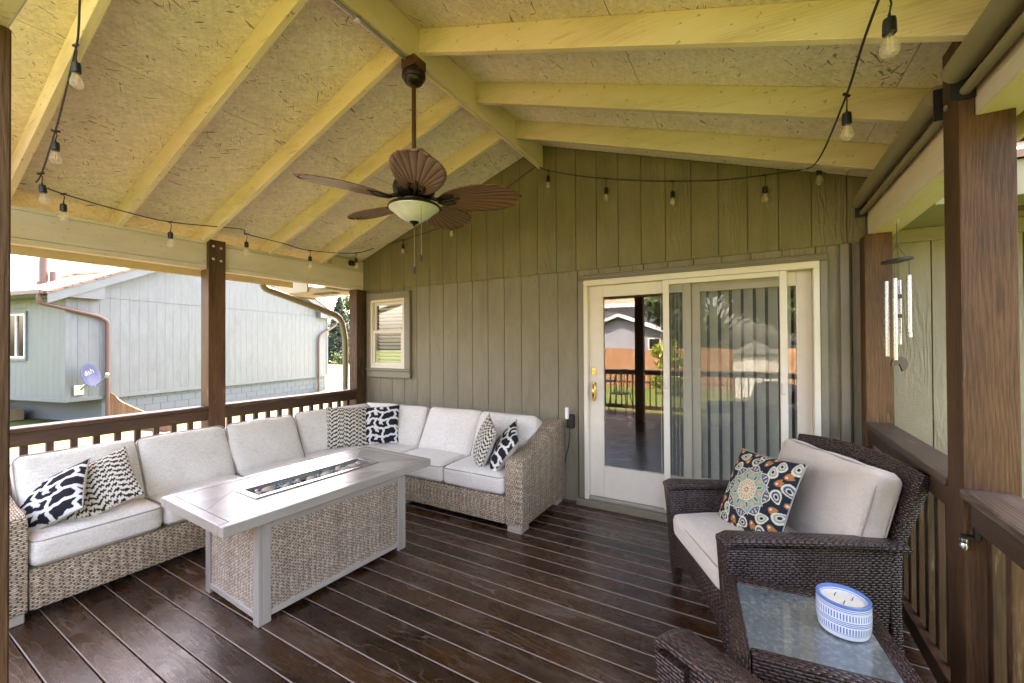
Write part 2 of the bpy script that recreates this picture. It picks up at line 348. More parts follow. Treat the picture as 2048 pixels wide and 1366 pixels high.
# ------------------------------------------------------------------ mesh helpers
class MB:
    def __init__(s): s.v = []; s.f = []; s.fm = []
    def add(s, vs, fs, mi=0):
        o = len(s.v); s.v += [tuple(p) for p in vs]; s.f += [tuple(i + o for i in f) for f in fs]; s.fm += [mi] * len(fs); return s
    def box(s, a, b, c=0., mi=0, ci=None):
        """box from corner a to corner b, chamfer c (chamfer faces take material ci)"""
        a, b = [min(p, q) for p, q in zip(a, b)], [max(p, q) for p, q in zip(a, b)]
        if c <= 0:
            vs = [(x, y, z) for x in (a[0], b[0]) for y in (a[1], b[1]) for z in (a[2], b[2])]
            return s.add(vs, [(0, 1, 3, 2), (4, 6, 7, 5), (0, 4, 5, 1), (2, 3, 7, 6), (0, 2, 6, 4), (1, 5, 7, 3)], mi)
        bm = bmesh.new(); bmesh.ops.create_cube(bm, size=1)
        for v in bm.verts: v.co = [a[i] + (b[i] - a[i]) * (v.co[i] + .5) for i in range(3)]
        bmesh.ops.bevel(bm, geom=bm.edges[:], offset=c, segments=1, affect='EDGES', profile=.5)
        bm.normal_update(); bm.verts.index_update()
        vs = [v.co[:] for v in bm.verts]
        for f in bm.faces:
            pass
        o = len(s.v); s.v += vs
        for f in bm.faces:
            s.f.append(tuple(v.index + o for v in f.verts)); s.fm.append(mi if max(abs(k) for k in f.normal) > .99 or ci is None else ci)
        bm.free(); return s
    def tube(s, pts, r, n=8, cap=True, mi=0):
        pts = [Vector(p) for p in pts]; rs = r if hasattr(r, '__len__') else [r] * len(pts)
        rings = []; prev = None
        for i, p in enumerate(pts):
            t = (pts[min(i + 1, len(pts) - 1)] - pts[max(i - 1, 0)]).normalized()
            if prev is None: nrm = t.orthogonal().normalized()
            else: nrm = (prev - t * prev.dot(t)).normalized()
            prev = nrm; bn = t.cross(nrm)
            rings.append([p + (nrm * math.cos(2 * math.pi * k / n) + bn * math.sin(2 * math.pi * k / n)) * rs[i] for k in range(n)])
        vs = [q for rg in rings for q in rg]; fs = []
        for i in range(len(pts) - 1):
            for k in range(n): fs.append((i * n + k, i * n + (k + 1) % n, (i + 1) * n + (k + 1) % n, (i + 1) * n + k))
        if cap: fs += [tuple(range(n))[::-1], tuple((len(pts) - 1) * n + k for k in range(n))]
        return s.add(vs, fs, mi)
    def loop(s, pts, r, n=6):
        pts = [Vector(p) for p in pts]; L = len(pts); vs = []; fs = []
        for i, p in enumerate(pts):
            t = (pts[(i + 1) % L] - pts[i - 1]).normalized(); ref = Vector((0, 0, 1)) if abs(t.z) < .9 else Vector((1, 0, 0))
            a = t.cross(ref).normalized(); b = t.cross(a)
            vs += [p + (a * math.cos(2 * math.pi * k / n) + b * math.sin(2 * math.pi * k / n)) * r for k in range(n)]
        for i in range(L):
            j = (i + 1) % L
            for k in range(n): fs.append((i * n + k, i * n + (k + 1) % n, j * n + (k + 1) % n, j * n + k))
        return s.add(vs, fs)
    def lathe(s, prof, n=24, c=(0, 0, 0), mi=0):
        vs = []; fs = []
        for r_, z in prof:
            for k in range(n): vs.append((c[0] + r_ * math.cos(2 * math.pi * k / n), c[1] + r_ * math.sin(2 * math.pi * k / n), c[2] + z))
        for i in range(len(prof) - 1):
            for k in range(n): fs.append((i * n + k, i * n + (k + 1) % n, (i + 1) * n + (k + 1) % n, (i + 1) * n + k))
        if prof[0][0] > 1e-5: fs.append(tuple(range(n))[::-1])
        if prof[-1][0] > 1e-5: fs.append(tuple((len(prof) - 1) * n + k for k in range(n)))
        return s.add(vs, fs, mi)
    def prism(s, poly, axis, a, b, mi=0):
        """extrude a convex/concave polygon given in the two other axes from a to b along axis"""
        def P(p, t): q = [0, 0, 0]; o = [i for i in range(3) if i != axis]; q[o[0]] = p[0]; q[o[1]] = p[1]; q[axis] = t; return q
        n = len(poly); vs = [P(p, a) for p in poly] + [P(p, b) for p in poly]
        fs = [tuple(range(n)), tuple(range(n, 2 * n))[::-1]] + [(i, i + n, (i + 1) % n + n, (i + 1) % n) for i in range(n)]
        return s.add(vs, fs, mi)
    def xf(s, M):
        s.v = [tuple(M @ Vector(p)) for p in s.v]; return s

def mesh(mb, name, mats, grain=None, smooth=False, bevel=0, uvs=None):
    me = bpy.data.meshes.new(name); me.from_pydata(mb.v, [], mb.f); me.validate()
    for mt in (mats if isinstance(mats, (list, tuple)) else [mats]): me.materials.append(MAT[mt])
    if len(me.polygons) == len(mb.fm): me.polygons.foreach_set('material_index', mb.fm)
    bm = bmesh.new(); bm.from_mesh(me); bmesh.ops.recalc_face_normals(bm, faces=bm.faces)
    if bevel: bmesh.ops.bevel(bm, geom=bm.edges[:], offset=bevel, segments=2, affect='EDGES', profile=.6, clamp_overlap=True)
    bm.to_mesh(me); bm.free()
    box_uv(me, grain)
    if smooth: me.shade_smooth()
    return me
def box_uv(me, grain=None):
    nv = len(me.vertices); co_ = np.empty(nv * 3, 'f'); me.vertices.foreach_get('co', co_); co_ = co_.reshape(-1, 3)
    if grain is None: grain = int(np.argmax(co_.max(0) - co_.min(0))) if nv else 0
    nl = len(me.loops); vi = np.empty(nl, 'i'); me.loops.foreach_get('vertex_index', vi)
    npol = len(me.polygons); nr = np.empty(npol * 3, 'f'); me.polygons.foreach_get('normal', nr); ax = np.abs(nr.reshape(-1, 3)).argmax(1)
    tot = np.empty(npol, 'i'); me.polygons.foreach_get('loop_total', tot); la = np.repeat(ax, tot)
    ua = np.full(nl, grain); ua[la == grain] = (grain + 1) % 3
    va = 3 - la - ua
    c = co_[vi]; i = np.arange(nl); uv = np.stack([c[i, ua], c[i, va]], 1)
    lay = me.uv_layers.new(name='UVMap'); lay.data.foreach_set('uv', uv.astype('f').ravel())

def ob(name, me, parent=None, loc=(0, 0, 0), rot=(0, 0, 0)):
    o = bpy.data.objects.new(name, me); COL.objects.link(o); o.location = loc; o.rotation_euler = rot
    if parent is not None: o.parent = parent
    return o
def tag(o, label=None, cat=None, group=None, kind=None):
    if label: o['label'] = label
    if cat: o['category'] = cat
    if group: o['group'] = group
    if kind: o['kind'] = kind
    return o
def thing(name, label, cat, loc=(0, 0, 0), rz=0, group=None):
    return tag(ob(name, None, None, loc, (0, 0, rz)), label, cat, group)
def part(name, mb, mats, parent, grain=None, smooth=False, bevel=0, loc=None, rot=(0, 0, 0), world=False):
    """mesh built in the parent's local frame; world=True: mesh built in world metres and shifted back to the unrotated parent"""
    if world:
        L = parent.matrix_basis.translation.copy(); p = parent.parent
        while p is not None: L += p.matrix_basis.translation; p = p.parent
        mb.v = [(a - L.x, b - L.y, c - L.z) for a, b, c in mb.v]
    return ob(name, mesh(mb, name, mats, grain, smooth, bevel), parent, loc or (0, 0, 0), rot)
def dup(o, parent=None, loc=None, rz=None):
    c = o.copy(); COL.objects.link(c)
    if parent is not None: c.parent = parent
    for ch in list(o.children): dup(ch, c)
    if loc is not None: c.location = loc
    if rz is not None: c.rotation_euler = (0, 0, rz)
    return c
def smooth_by_angle(o, deg=40):
    me = o.data; me.shade_smooth()
    try: me.set_sharp_from_angle(angle=R(deg))
    except Exception: pass
    return o

# pixel -> world (the pixel is only a direction; the depth comes from a plane or a thing)
FPX = 828.
def ray(x, y): return fw + rt * ((x - 1024) / FPX) - up * ((y - 683) / FPX)
OC = Vector((0, 0, CAM_H))
def atz(x, y, z): d = ray(x, y); return OC + d * ((z - CAM_H) / d.z)
def aty(x, y, Y): d = ray(x, y); return OC + d * (Y / d.y)
def atx(x, y, X): d = ray(x, y); return OC + d * (X / d.x)

YW = 3.75              # face of the house wall
RX, RZ, SL = -1.81, 3.49, .335      # ridge line of the roof sheathing underside
def roof_z(x): return RZ - SL * abs(x - RX)
GZ = -.5

# ================================================================== SETTING
g_ = MB(); N_ = 40
g_.box((-120, -120, GZ - .3), (120, 140, GZ))
tag(ob('ground', mesh(g_, 'ground', 'lawn')), 'sunlit green lawn around the houses', 'lawn', kind='structure')
b = MB().box((-12.5, -6, GZ - .1), (-4.9, 9.5, GZ + .004)); tag(ob('side_yard', mesh(b, 'side_yard', 'gravel')), 'brown gravel and dirt side yard between the houses', 'gravel', kind='structure')
b = MB().box((-27.0, 12.75, GZ - .1), (-3.0, 17.5, GZ + .03)); tag(ob('driveway', mesh(b, 'driveway', 'concrete')), 'pale concrete driveway beyond the house corner', 'driveway', kind='structure')

# ---- deck floor
deck = tag(ob('deck', None, None, (-1.9, 0, -.04)), 'dark stained wooden deck floor', 'deck', kind='structure')
PITCH = .1368; XA, XB = -4.53, .83
bm_ = mesh(MB().box((0, 0, 0), (XB - XA, PITCH - .006, .036), .0036, 0, 1), 'deck_board', ['deck_stain', 'worn_edge'], 0)
k = 0; y = 1.656 + 15 * PITCH
while y > -1.95:
    o = ob('deck_board', bm_, deck, (XA + 1.9, y, .004)); y -= PITCH
b = MB()
for x in (-4.5, -3.2, -1.9, -.6, .78): b.box((x - .02, -1.9, -.30), (x + .02, 3.7, -.0375))
b.box((XA, -1.985, -.34), (XB, -1.945, -.037)); part('joist', b, 'stained_rail', deck, world=True)
scr = MB()
for x_ in (-4.44, -3.2, -1.9, -.6, .74):
    yy = 1.656 + 15 * PITCH
    while yy > -1.95:
        for dy in (.032, .098):
            jx = x_ + random.uniform(-.012, .012); scr.lathe([(.0042, .0), (.0042, .0008), (.0001, .0008)], 6, (jx, yy + dy + random.uniform(-.004, .004), .0002))
        yy -= PITCH
part('deck_screws', scr, 'bronze', deck, world=True)['kind'] = 'stuff'
part('gap_light_block', MB().box((XA, -1.94, -.335), (XB, 3.70, -.315)), 'black_plastic', deck, world=True)  # added opaque sheet, keeps sunlit lawn from glowing through the board gaps

# ---- house wall with grooved siding
house = thing('house_wall', 'olive painted house wall with vertical grooved siding under the gable', 'wall', (-1.9, YW, 0))
DOOR = (-1.424, .477, -.1, 2.148); WIN = (-4.329, -3.577, 1.095, 2.165)
def cut(rects, h):
    out = []
    for (a, b_, c, d) in rects:
        if b_ <= h[0] or a >= h[1] or d <= h[2] or c >= h[3]: out.append((a, b_, c, d)); continue
        if a < h[0]: out.append((a, h[0], c, d))
        if b_ > h[1]: out.append((h[1], b_, c, d))
        a2, b2 = max(a, h[0]), min(b_, h[1])
        if c < h[2]: out.append((a2, b2, c, h[2]))
        if d > h[3]: out.append((a2, b2, h[3], d))
    return out
W0, W1 = -4.56, 3.4
x = -4.112 - 3 * .2055
while x < W1:
    a, b_ = max(x + .0025, W0), min(x + .2030, W1)
    if b_ > a + .01:
        for r in cut(cut([(a, b_, -.06, 2.232)], DOOR), WIN):
            if r[1] - r[0] > .006 and r[3] - r[2] > .02:
                part('siding_board', MB().box((r[0], 3.742, r[2]), (r[1], 3.762, r[3]), .002), 'olive_siding_pale_lit', house, 2, world=True)
    x += .2055
x = -1.447 - 16 * .2035
while x < .80:
    a, b_ = max(x + .0025, -4.5), min(x + .201, .80)
    if b_ > a + .01:
        xs = [a] + ([RX] if a < RX < b_ else []) + [b_]
        poly = [(a, 2.205)] + [(b_, 2.205)] + [(q, roof_z(q) - .004) for q in xs[::-1]]
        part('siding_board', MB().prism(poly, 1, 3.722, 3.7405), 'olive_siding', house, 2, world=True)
    x += .2035
bk = MB()
for r in cut(cut([(W0, W1, -.5, 2.25)], DOOR), WIN): bk.box((r[0], 3.763, r[2]), (r[1], 3.85, r[3]))
bk.prism([(-4.5, 2.25), (.8, 2.25), (.8, roof_z(.8)), (RX, RZ), (-4.5, roof_z(-4.5))], 1, 3.763, 3.85)
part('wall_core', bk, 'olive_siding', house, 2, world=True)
part('corner_trim', MB().box((-4.64, 3.70, -.5), (-4.562, 3.80, 2.2), .004), 'olive_trim', house, 2, world=True)
part('corner_trim', MB().box((.545, 3.705, -.02), (.598, 3.7405, 2.203), .004), 'olive_trim', house, 2, world=True)
part('roof_slab', MB().box((-4.6, 3.852, 3.4), (6.5, 11.5, 3.6)), 'shingles', house, world=True)
hb = MB(); hb.box((-4.6, 11.3, -.5), (6.5, 11.5, 3.399)); hb.box((-4.6, 3.852, -.5), (-4.5, 11.299, 3.399)); hb.box((6.4, 3.852, -.5), (6.5, 11.299, 3.399)); hb.box((3.41, 3.76, -.5), (6.398, 3.85, 3.399))
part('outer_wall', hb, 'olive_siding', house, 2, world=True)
# eaves of the main roof, left and right of the porch
e = thing('roof_eave', 'olive boxed eave with a soffit vent past the window corner', 'eave', (-5.1, 3.5, 2.2))
part('soffit', MB().box((-5.62, 3.28, 2.205), (-4.565, 3.86, 2.235), .003), 'soffit', e, 0, world=True)
part('fascia', MB().box((-5.64, 3.255, 2.19), (-4.9, 3.278, 2.36), .003), 'soffit', e, 0, world=True)
part('rake_board', MB().box((-5.665, 3.255, 2.19), (-5.642, 3.88, 2.38), .003), 'cedar', e, 1, world=True)
v = part('vent', MB().box((-5.15, 3.50, 2.196), (-4.75, 3.64, 2.2045)), 'olive_trim', e, world=True)
for i in range(7): part('slat', MB().box((-5.13, 3.512 + i * .018, 2.190), (-4.77, 3.519 + i * .018, 2.1955)), 'brown_metal', v, world=True)
part('roof_edge', MB().prism([(3.24, 2.37), (3.9, 2.62), (3.9, 2.66), (3.24, 2.41)], 0, -5.68, -4.565), 'shingles', e, 0, world=True)
e = thing('roof_eave', 'olive boxed eave with a soffit vent above the wind chime', 'eave', (2, 3.4, 2.24))
part('soffit', MB().box((.86, 3.10, 2.262), (3.4, 3.738, 2.29), .003), 'soffit', e, 0, world=True)
part('fascia', MB().box((.86, 3.07, 2.24), (3.4, 3.098, 2.42), .003), 'soffit', e, 0, world=True)
part('frieze_board', MB().box((.80, 3.722, 2.17), (3.4, 3.7405, 2.26), .003), 'olive_trim', e, 0, world=True)
v = part('vent', MB().box((1.02, 3.36, 2.252), (1.42, 3.50, 2.2615)), 'olive_trim', e, world=True)
for i in range(6): part('slat', MB().box((1.03, 3.372 + i * .021, 2.246), (1.41, 3.380 + i * .021, 2.2515)), 'brown_metal', v, world=True)
part('roof_edge', MB().prism([(3.04, 2.42), (3.85, 2.72), (3.85, 2.76), (3.04, 2.46)], 0, .86, 3.4), 'shingles', e, 0, world=True)
# room behind the glass
rm = MB(); rm.box((-4.48, 3.86, -.06), (3.3, 8.2, 0)); rm.box((-4.48, 8.2, -.06), (3.3, 8.3, 2.5)); rm.box((-4.48, 3.86, 2.5), (3.3, 8.3, 2.56)); rm.box((-4.49, 3.86, 0), (-4.481, 8.2, 2.5)); rm.box((3.3, 3.86, 0), (3.31, 8.2, 2.5))
tag(ob('interior_room', mesh(rm, 'interior_room', 'interior')), 'dim room behind the glass doors', 'room', kind='structure')

# ---- window
win = thing('window', 'small double hung window with white frame and louvred shutters', 'window', (-3.95, 3.72, 1.1))
def frame(mb, x0, x1, z0, z1, t, y0, y1, c=.003):
    mb.box((x0, y0, z1 - t), (x1, y1, z1), c); mb.box((x0, y0, z0), (x1, y1, z0 + t), c)
    mb.box((x0, y0, z0 + t + .0005), (x0 + t, y1, z1 - t - .0005), c); mb.box((x1 - t, y0, z0 + t + .0005), (x1, y1, z1 - t - .0005), c)
    return mb
part('casing', MB().box((-4.329, 3.70, 2.085), (-3.577, 3.741, 2.165), .004), 'olive_trim', win, 0, world=True)
part('casing', MB().box((-4.329, 3.702, 1.212), (-4.268, 3.741, 2.0845), .004), 'olive_trim', win, 2, world=True)
part('casing', MB().box((-3.668, 3.702, 1.212), (-3.577, 3.741, 2.0845), .004), 'olive_trim', win, 2, world=True)
part('sill', MB().box((-4.34, 3.685, 1.182), (-3.565, 3.741, 1.2115), .005), 'olive_trim', win, 0, world=True)
part('apron', MB().box((-4.329, 3.703, 1.097), (-3.577, 3.741, 1.1815), .004), 'olive_trim', win, 0, world=True)
part('frame', frame(MB(), -4.2675, -3.6685, 1.2125, 2.084, .035, 3.712, 3.80), 'white_vinyl', win, 2, world=True)
for z0, z1, yy in ((1.660, 2.048, 3.748), (1.248, 1.690, 3.722)):
    s_ = part('sash', frame(MB(), -4.2315, -3.7045, z0, z1, .036, yy, yy + .022, .002), 'white_vinyl', win, 2, world=True)
    part('pane', MB().box((-4.1955, yy + .010, z0 + .036), (-3.7405, yy + .013, z1 - .036)), 'pane_glass', s_, world=True)
for i in range(17):
    zc = 1.29 + i * .045
    part('shutter_louver', MB().box((-.235, -.024, -.004), (.235, .024, .004), .002), 'blind_fabric', win, 0, loc=(-3.968 + 3.95, 3.800 - 3.72, zc - 1.1), rot=(R(-38), 0, 0))

# ---- sliding patio door
door = thing('sliding_door', 'cream framed sliding glass patio door with vertical blinds inside', 'door', (-.47, 3.72, 0))
def cas(a, b_): part('casing', MB().box(a, b_, .006), 'olive_trim', door, world=True)
cas((-1.424, 3.698, 2.097), (.477, 3.741, 2.148)); cas((-1.424, 3.70, .062), (-1.366, 3.741, 2.0965)); cas((.427, 3.70, .062), (.477, 3.741, 2.0965))
cas((-1.410, 3.688, 2.1125), (.463, 3.6975, 2.134))
part('sill', MB().box((-1.44, 3.66, -.003), (.49, 3.80, .060), .006), 'olive_trim', door, 0, world=True)
part('threshold', MB().box((-1.325, 3.705, .0605), (.39, 3.80, .088), .004), 'table_metal', door, 0, world=True)
fr_ = MB(); fr_.box((-1.3655, 3.69, 2.045), (.4265, 3.83, 2.0965), .004); fr_.box((-1.3655, 3.69, .0605), (-1.326, 3.83, 2.0445), .004); fr_.box((.3875, 3.69, .0605), (.4265, 3.83, 2.0445), .004)
part('frame', fr_, 'white_vinyl', door, 2, world=True)
def panel(x0, x1, gx0, gx1, y0, label=None):
    p = MB(); p.box((x0, y0, .09), (gx0, y0 + .04, 2.044), .004); p.box((gx1, y0, .09), (x1, y0 + .04, 2.044), .004)
    p.box((gx0 + .0005, y0, .09), (gx1 - .0005, y0 + .04, .377), .004); p.box((gx0 + .0005, y0, 1.938), (gx1 - .0005, y0 + .04, 2.044), .004)
    pn = part('door_panel', p, 'white_vinyl', door, 2, world=True)
    part('pane', MB().box((gx0, y0 + .015, .377), (gx1, y0 + .020, 1.938)), 'pane_glass', pn, world=True)
    bd = MB(); frame(bd, gx0 - .012, gx1 + .012, .365, 1.950, .014, y0 - .005, y0 - .0005, .0015); part('glazing_bead', bd, 'white_vinyl', pn, 2, world=True)
    return pn
pl = panel(-1.3255, -.44, -1.189, -.500, 3.735); panel(-.4395, .387, -.376, .292, 3.780)
sc_ = MB(); sc_.box((-.657, 3.702, .089), (-.607, 3.722, 2.044), .003); sc_.box((.182, 3.702, .089), (.230, 3.722, 2.044), .003); sc_.box((-.6065, 3.702, 2.005), (.1815, 3.722, 2.044), .003); sc_.box((-.6065, 3.702, .089), (.1815, 3.722, .15), .003)
sp = part('screen_panel', sc_, 'white_vinyl', door, 2, world=True)
part('screen_mesh', MB().box((-.606, 3.711, .15), (.181, 3.712, 2.005)), 'screen_mesh', sp, world=True)
for xx in (-.632, .206): part('latch', MB().box((xx - .014, 3.690, 1.12), (xx + .014, 3.7015, 1.20), .003), 'white_vinyl', sp, world=True)
h = MB(); h.box((-1.288, 3.722, .985), (-1.262, 3.7345, 1.145), .004); h.tube([(-1.275, 3.722, 1.125), (-1.275, 3.69, 1.12), (-1.268, 3.672, 1.09), (-1.266, 3.668, 1.06), (-1.268, 3.672, 1.03), (-1.275, 3.69, 1.0), (-1.275, 3.722, .995)], [.006, .007, .010, .011, .010, .007, .006], 10)
h.lathe([(.0, -.012), (.010, -.008), (.010, .008), (0, .012)], 10, (-1.275, 3.71, 1.14)); h.lathe([(.0, -.012), (.010, -.008), (.010, .008), (0, .012)], 10, (-1.275, 3.71, .98))
smooth_by_angle(part('handle', h, 'brass', pl, world=True))
lk = MB(); lk.box((-1.298, 3.722, 1.215), (-1.262, 3.7345, 1.285), .003); lk.box((-1.284, 3.712, 1.238), (-1.276, 3.7215, 1.262), .002); part('lock', lk, 'brass', pl, world=True)
# vertical blinds behind the glass
bl = thing('vertical_blinds', 'pale vertical blinds hanging behind the patio door glass', 'blinds', (-.1, 3.847, 0))
part('head_rail', MB().box((-1.3, 3.86, 2.04), (.42, 3.91, 2.08), .003), 'blind_fabric', bl, 0, world=True)
bmh = mesh(MB().box((-.037, -.001, .1), (.037, .001, 2.04)), 'blind_slat', 'blind_fabric', 2)
for i in range(9): ob('blind_slat', bmh, bl, (-.36 + i * .084 + .1, 0, 0), (0, 0, R(-34 + 4 * math.sin(i * 2.1))))
for i in range(7): ob('blind_slat', bmh, bl, (-.70 + i * .030 + .1, 0, 0), (0, 0, R(-78 + 4 * math.sin(i * 1.7))))

# ---- porch roof
roof = thing('porch_roof', 'cream painted open gable porch roof with rafters and strand board ceiling', 'roof', (RX, 1.9, 2.2))
TH = math.atan(SL); Y0, Y1 = .02, 3.72
EAVE = -4.80
def panel_osb(side, a, b_, y0, y1):
    # a, b_: horizontal distances from the ridge
    s = -1 if side == 'L' else 1
    p = [(RX + s * a, RZ - SL * a), (RX + s * b_, RZ - SL * b_), (RX + s * b_, RZ - SL * b_ + .014), (RX + s * a, RZ - SL * a + .014)]
    part('ceiling_panel', MB().prism(p, 1, y0, y1), 'osb_paint', roof, 1, world=True)
for side, last in (('L', 3.02), ('R', 2.72)):
    cuts = [0.0, 1.235, 2.40, last]
    for i in range(3):
        ys = [Y0, 1.30 if i % 2 else 2.51, Y1]
        for j in range(2): panel_osb(side, cuts[i] + .002, cuts[i + 1] - .002, ys[j] + .001, ys[j + 1] - .001)
part('roofing', MB().prism([(RX - 3.08, RZ - SL * 3.08 + .02), (RX, RZ + .02), (RX + 2.8, RZ - SL * 2.8 + .02), (RX + 2.8, RZ - SL * 2.8 + .05), (RX, RZ + .06), (RX - 3.08, RZ - SL * 3.08 + .05)], 1, -.05, 3.84), 'shingles', roof, 1, world=True)
def rafter(side, yc, d0=.022, d1=None, hh=.152):
    s = -1 if side == 'L' else 1; d1 = d1 or (2.98 if side == 'L' else 2.70)
    p = [(RX + s * d0, RZ - SL * d0 - .001), (RX + s * d1, RZ - SL * d1 - .001), (RX + s * d1, RZ - SL * d1 - hh), (RX + s * d0, RZ - SL * d0 - hh)]
    part('rafter', MB().prism(p, 1, yc - .019, yc + .019), 'cream_paint', roof, 0, world=True, bevel=.003)
for yc in (.70, 1.30, 1.895, 2.505, 3.10): rafter('L', yc)
for yc in (.74, 1.35, 1.962, 2.575, 3.185): rafter('R', yc)
part('ridge_beam', MB().box((RX - .021, .02, 3.268), (RX + .021, 3.7215, 3.484), .004), 'cream_beam', roof, 1, world=True)
# left beam, three boards deep, and its eave
for y0, y1 in ((.03, 1.978), (1.982, 3.72)):
    part('beam', MB().box((-4.49, y0, 2.262), (-4.402, y1, 2.455), .003), 'cream_beam', roof, 1, world=True)
    part('beam_plate', MB().box((-4.49, y0, 2.4565), (-4.399, y1, 2.489), .003), 'cream_beam', roof, 1, world=True)
    part('beam_strip', MB().box((-4.488, y0, 2.221), (-4.406, y1, 2.2605), .003), 'cream_beam', roof, 1, world=True)
part('beam_block', MB().box((-4.486, 3.25, 2.4905), (-4.41, 3.7205, 2.60), .003), 'cream_beam', roof, 1, world=True)
part('fascia', MB().box((-4.815, .0, 2.20), (-4.793, 3.0, 2.46), .003), 'cream_beam', roof, 1, world=True)
# right beam
part('beam', MB().box((.70, 2.252, 2.225), (.835, 3.72, 2.50), .004), 'cream_beam', roof, 1, world=True)
part('beam', MB().box((.70, .03, 2.312), (.835, 2.2505, 2.55), .004), 'cream_beam', roof, 1, world=True)
part('fascia', MB().box((.885, .0, 2.28), (.907, 3.06, 2.58), .003), 'cream_beam', roof, 1, world=True)
part('tie_beam', MB().box((-4.39, .13, 2.305), (.69, .265, 2.545), .004), 'cream_beam', roof, 0, world=True)
# conduit along the ridge
cd = thing('conduit', 'thin galvanised conduit clipped along the ridge beam to the fan', 'conduit', (RX, 1.0, 3.2))
smooth_by_angle(part('pipe', MB().tube([(RX - .012, .03, 3.257), (RX - .012, 1.86, 3.257)], .010, 10), 'galvanised', cd, world=True))
smooth_by_angle(part('pipe', MB().tube([(RX - .012, 1.97, 3.259), (RX - .012, 3.70, 3.259)], .008, 10), 'cream_beam', cd, world=True))
for yy in (.9, 1.5): part('clamp', MB().box((RX - .030, yy - .012, 3.243), (RX + .010, yy + .012, 3.2675), .002), 'galvanised', cd, world=True)

# ---- posts
def bolt(mb, p, ax, r=.012):
    prof = [(r, 0), (r, .004), (r * .6, .007), (0, .007)]; t = MB().lathe(prof, 10)
    rot = Matrix.Rotation(R(90) if ax == 'x' else R(-90), 4, 'Y')
    t.xf(Matrix.Translation(p) @ rot); mb.add(t.v, t.f)
def post(x0, x1, y0, y1, label, tongue=None, top=2.22, inner=1, bolts=True):
    p = thing('porch_post', label, 'post', ((x0 + x1) / 2, (y0 + y1) / 2, 0), group='square stained porch posts')
    if tongue: part('shaft', MB().prism([(x0, 0), (x1, 0), (x1, top if inner < 0 else tongue[2]), (tongue[1], top if inner < 0 else tongue[2]), (tongue[1], tongue[2] if inner < 0 else tongue[2]), (x0, tongue[2])] if inner < 0 else [(x0, 0), (x1, 0), (x1, tongue[2]), (tongue[0], tongue[2]), (tongue[0], top), (x0, top)], 1, y0, y1), 'stained_post', p, 2, world=True, bevel=.004)
    else: part('shaft', MB().box((x0, y0, 0.0), (x1, y1, top), .004), 'stained_post', p, 2, world=True)
    if tongue:
        a, b_, z1 = tongue
        if bolts:
            xf_ = b_ if inner > 0 else a
            for dy, z in ((.04, top + .22), (.105, top + .21), (.04, top + .10), (.105, top + .09)):
                bb = MB(); bolt(bb, (xf_, y0 + dy, z), 'x' if inner > 0 else 'nx'); part('bolt', bb, 'galvanised' if inner > 0 else 'tan_metal', p, world=True)
    return p
post(-4.505, -4.36, 1.91, 2.055, 'brown square post between the two left railings', (-4.3985, -4.36, 2.50), 2.2195)
post(-4.505, -4.36, 3.575, 3.715, 'brown corner post beside the small window', None, 2.2195)
post(-1.752, -1.61, .130, .268, 'rough brown post at the left edge of the picture', None, 2.3045)
post(.655, .798, 2.108, 2.250, 'large brown post at the right edge of the picture', (.655, .6985, 2.62), 2.3115, -1)
post(.655, .798, 3.575, 3.715, 'reddish brown post at the house wall beside the wind chime', None, 2.2245)
post(-4.505, -4.36, .130, .268, 'brown post at the outer left corner of the porch', None, 2.2195)
post(.655, .798, .130, .268, 'brown post at the outer right corner of the porch', None, 2.3045)
# ---- railings
def railing(label, x, y0, y1, ztop, first, step=.1245, side=1, cap='stained_rail'):
    r = thing('railing', label, 'railing', (x, (y0 + y1) / 2, 0), group='stained deck railings')
    part('cap', MB().box((x - .072, y0, ztop - .036), (x + .072, y1, ztop), .006), cap, r, 1, world=True)
    part('top_rail', MB().box((x - .019 + side * .03, y0 + .001, ztop - .130), (x + .019 + side * .03, y1 - .001, ztop - .0365), .003), 'stained_rail', r, 1, world=True)
    part('bottom_rail', MB().box((x - .019 + side * .03, y0 + .001, .055), (x + .019 + side * .03, y1 - .001, .143), .003), 'stained_rail', r, 1, world=True)
    xb = x - .028 * 1.0 * side + side * .02
    bme = mesh(MB().box((-.019, -.019, .06), (.019, .019, ztop - .05), .003), 'baluster', 'stained_rail', 2)
    yy = first
    while yy < y1 - .03:
        if yy > y0 + .03: ob('baluster', bme, r, (xb - x, yy - (y0 + y1) / 2, 0))
        yy += step
    return r
railing('brown railing behind the near half of the sofa', -4.425, .27, 1.908, .945, .30)
railing('brown railing behind the corner of the sofa', -4.425, 2.057, 3.573, .945, 2.12)
railing('brown railing behind the tan armchair', .715, 2.252, 3.573, .975, 2.31, .1245, -1, 'weathered_cap')
railing('brown railing running out of the picture at the lower right', .715, .27, 2.106, .975, .33, .1245, -1, 'weathered_cap')
# front railing of the open deck (seen in the door glass)
fr = thing('railing', 'brown railing at the far deck edge reflected in the patio door', 'railing', (-1.9, -1.88, 0), group='stained deck railings')
part('cap', MB().box((-4.5, -1.95, .91), (.8, -1.81, .945), .006), 'weathered_cap', fr, 0, world=True)
part('top_rail', MB().box((-4.5, -1.90, .815), (.8, -1.862, .9095), .003), 'stained_rail', fr, 0, world=True)
part('bottom_rail', MB().box((-4.5, -1.90, .055), (.8, -1.862, .143), .003), 'stained_rail', fr, 0, world=True)
bme = mesh(MB().box((-.012, -.012, .06), (.012, .012, .90), .002), 'baluster', 'black_iron', 2)
for i in range(42): ob('baluster', bme, fr, (-4.44 + i * .125 + 1.9, .02, 0))

